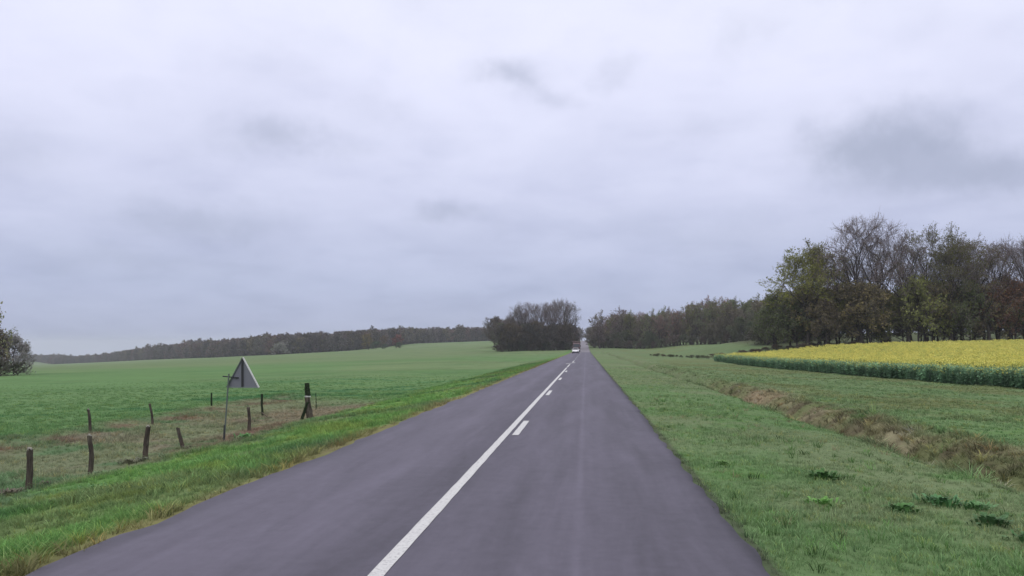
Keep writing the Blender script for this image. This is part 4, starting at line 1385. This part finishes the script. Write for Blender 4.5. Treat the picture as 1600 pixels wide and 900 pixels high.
def car(x, y):
    e = empty("car", (x, y, float(road_z(y)) + 0.005))
    tag(e, "white oncoming car with headlamps, in front of the dark lorry", "car")
    # front towards -Y
    def ring(yy, hw, zb_, zt, tk=0.12):
        return [(-hw * 0.94, yy, zb_), (hw * 0.94, yy, zb_), (hw, yy, zb_ + 0.18), (hw, yy, zt - tk), (hw * 0.90, yy, zt), (-hw * 0.90, yy, zt), (-hw, yy, zt - tk), (-hw, yy, zb_ + 0.18)]
    loft("body", [ring(-2.10, 0.74, 0.30, 0.66), ring(-1.98, 0.84, 0.26, 0.76), ring(-1.6, 0.88, 0.24, 0.84), ring(-0.95, 0.90, 0.22, 0.95),
                  ring(0.0, 0.90, 0.22, 0.98), ring(1.2, 0.90, 0.22, 1.0), ring(1.85, 0.88, 0.26, 0.98), ring(2.05, 0.80, 0.34, 0.90)], m_carw, e)
    def cr(yy, hw, z0, hwt, zt):
        return [(-hw, yy, z0), (hw, yy, z0), (hwt, yy + 0.0, zt), (-hwt, yy, zt)]
    V = [(-0.82, -0.98, 0.95), (0.82, -0.98, 0.95), (0.84, 1.75, 0.98), (-0.84, 1.75, 0.98), (-0.62, -0.22, 1.44), (0.62, -0.22, 1.44), (0.62, 1.25, 1.45), (-0.62, 1.25, 1.45)]
    py_mesh("cabin", V, [(3, 2, 1, 0), (4, 5, 6, 7), (0, 1, 5, 4), (1, 2, 6, 5), (2, 3, 7, 6), (3, 0, 4, 7)], m_glass, e, bevel=0.03)
    V, Fc = box_vf(0, 0.51, 1.462, 1.22, 1.5, 0.05)
    py_mesh("roof", V, Fc, m_carw, e, bevel=0.02)
    for s_ in (-1, 1):
        V, Fc = cyl_vf((s_ * 0.80, -0.93, 0.965), (s_ * 0.625, -0.20, 1.455), 0.035, 0.035, 6)
        py_mesh("pillar", V, Fc, m_carw, e)
        V, Fc = box_vf(s_ * 0.98, -0.62, 1.02, 0.16, 0.10, 0.13)
        py_mesh("mirror", V, Fc, m_carw, e, bevel=0.02)
        V, Fc = box_vf(s_ * 0.62, -2.06, 0.66, 0.34, 0.14, 0.13)
        py_mesh("headlight", V, Fc, m_lamp, e, bevel=0.03)
        for yy in (-1.32, 1.30):
            wv_ = cyl_vf((s_ * 0.70, yy, 0.31), (s_ * 0.905, yy, 0.31), 0.315, 0.315, 20)
            wo = py_mesh("wheel", *wv_, m_rub, e)
            V, Fc = cyl_vf((s_ * 0.90, yy, 0.31), (s_ * 0.915, yy, 0.31), 0.20, 0.19, 16)
            py_mesh("rim", V, Fc, m_zinc, wo)
    V, Fc = box_vf(0, -2.09, 0.36, 1.50, 0.10, 0.24)
    py_mesh("lower_grille", V, Fc, m_plas, e, bevel=0.02)
    V, Fc = box_vf(0, -2.145, 0.50, 0.52, 0.012, 0.11)
    py_mesh("number_plate", V, Fc, m_carw, e)
    V, Fc = box_vf(0, -0.1, 0.20, 1.62, 3.9, 0.10)
    py_mesh("underbody", V, Fc, m_plas, e)


car(-2.75, 212)


def lorry(x, y):
    e = empty("lorry", (x, y, float(road_z(y)) + 0.005))
    tag(e, "dark brownish lorry following behind the white car", "lorry")
    V, Fc = box_vf(0, 4.4, 2.15, 2.5, 6.6, 2.45)
    py_mesh("cargo_box", V, Fc, m_tarp, e, bevel=0.04)
    V, Fc = box_vf(-0.05, 4.4, 3.42, 2.54, 6.64, 0.10)
    py_mesh("roof_board", V, Fc, m_pink, e)
    prof = [(-0.9, 0.5), (-1.02, 1.0), (-0.95, 1.45), (-0.70, 2.65), (-0.3, 2.85), (0.95, 2.85), (0.95, 0.5)]
    V = [(s_ * 1.15, a, b) for s_ in (-1, 1) for a, b in prof]
    n = len(prof)
    py_mesh("cab", V, [tuple(range(n)), tuple(range(2 * n - 1, n - 1, -1))] + [(i, n + i, n + (i + 1) % n, (i + 1) % n) for i in range(n)], m_cab, e, bevel=0.04)
    V = [(-1.0, -0.955, 1.55), (1.0, -0.955, 1.55), (0.95, -0.765, 2.5), (-0.95, -0.765, 2.5)]
    V += [(a, b + 0.05, c_) for a, b, c_ in V]
    py_mesh("windscreen", V, [(0, 1, 2, 3), (7, 6, 5, 4), (0, 4, 5, 1), (1, 5, 6, 2), (2, 6, 7, 3), (3, 7, 4, 0)], m_glass, e)
    V, Fc = box_vf(0, -1.0, 0.62, 2.3, 0.22, 0.36)
    py_mesh("bumper", V, Fc, m_plas, e, bevel=0.03)
    V, Fc = box_vf(0, -1.03, 1.12, 1.6, 0.05, 0.34)
    py_mesh("grille", V, Fc, m_plas, e)
    V, Fc = box_vf(0, 3.6, 0.75, 1.0, 7.6, 0.28)
    py_mesh("chassis", V, Fc, m_plas, e)
    for s_ in (-1, 1):
        V, Fc = box_vf(s_ * 0.92, -1.12, 0.66, 0.3, 0.05, 0.18)
        py_mesh("headlight", V, Fc, m_lamp, e, bevel=0.01)
        V, Fc = box_vf(s_ * 1.32, -0.85, 1.95, 0.14, 0.12, 0.5)
        py_mesh("mirror", V, Fc, m_plas, e, bevel=0.02)
        for yy in (0.05, 5.6):
            wo = py_mesh("wheel", *cyl_vf((s_ * 0.86, yy, 0.48), (s_ * 1.18, yy, 0.48), 0.48, 0.48, 20), m_rub, e)
            V, Fc = cyl_vf((s_ * 1.175, yy, 0.48), (s_ * 1.195, yy, 0.48), 0.26, 0.24, 14)
            py_mesh("rim", V, Fc, m_zinc, wo)


lorry(-3.05, 258)

# ------------------------------------------------------------------ haze
HAZE = 0.00020
m_haze = bpy.data.materials.new("haze")
m_haze.use_nodes = True
t = NT(m_haze.node_tree)
pv = t.n('ShaderNodeVolumePrincipled', {'Color': (0.86, 0.88, 0.97, 1), 'Density': HAZE, 'Anisotropy': 0.0})
t.n('ShaderNodeOutputMaterial', {'Volume': pv.outputs[0]})
zt_, zb_ = 45.0, Z_MIN - 1.0
V, Fc = box_vf(0, 500, (zt_ + zb_) / 2, 9000, 10000, zt_ - zb_)
hz = py_mesh("haze", V, Fc, m_haze)
tag(hz, "thin pale haze over the fields", "haze", kind='stuff')
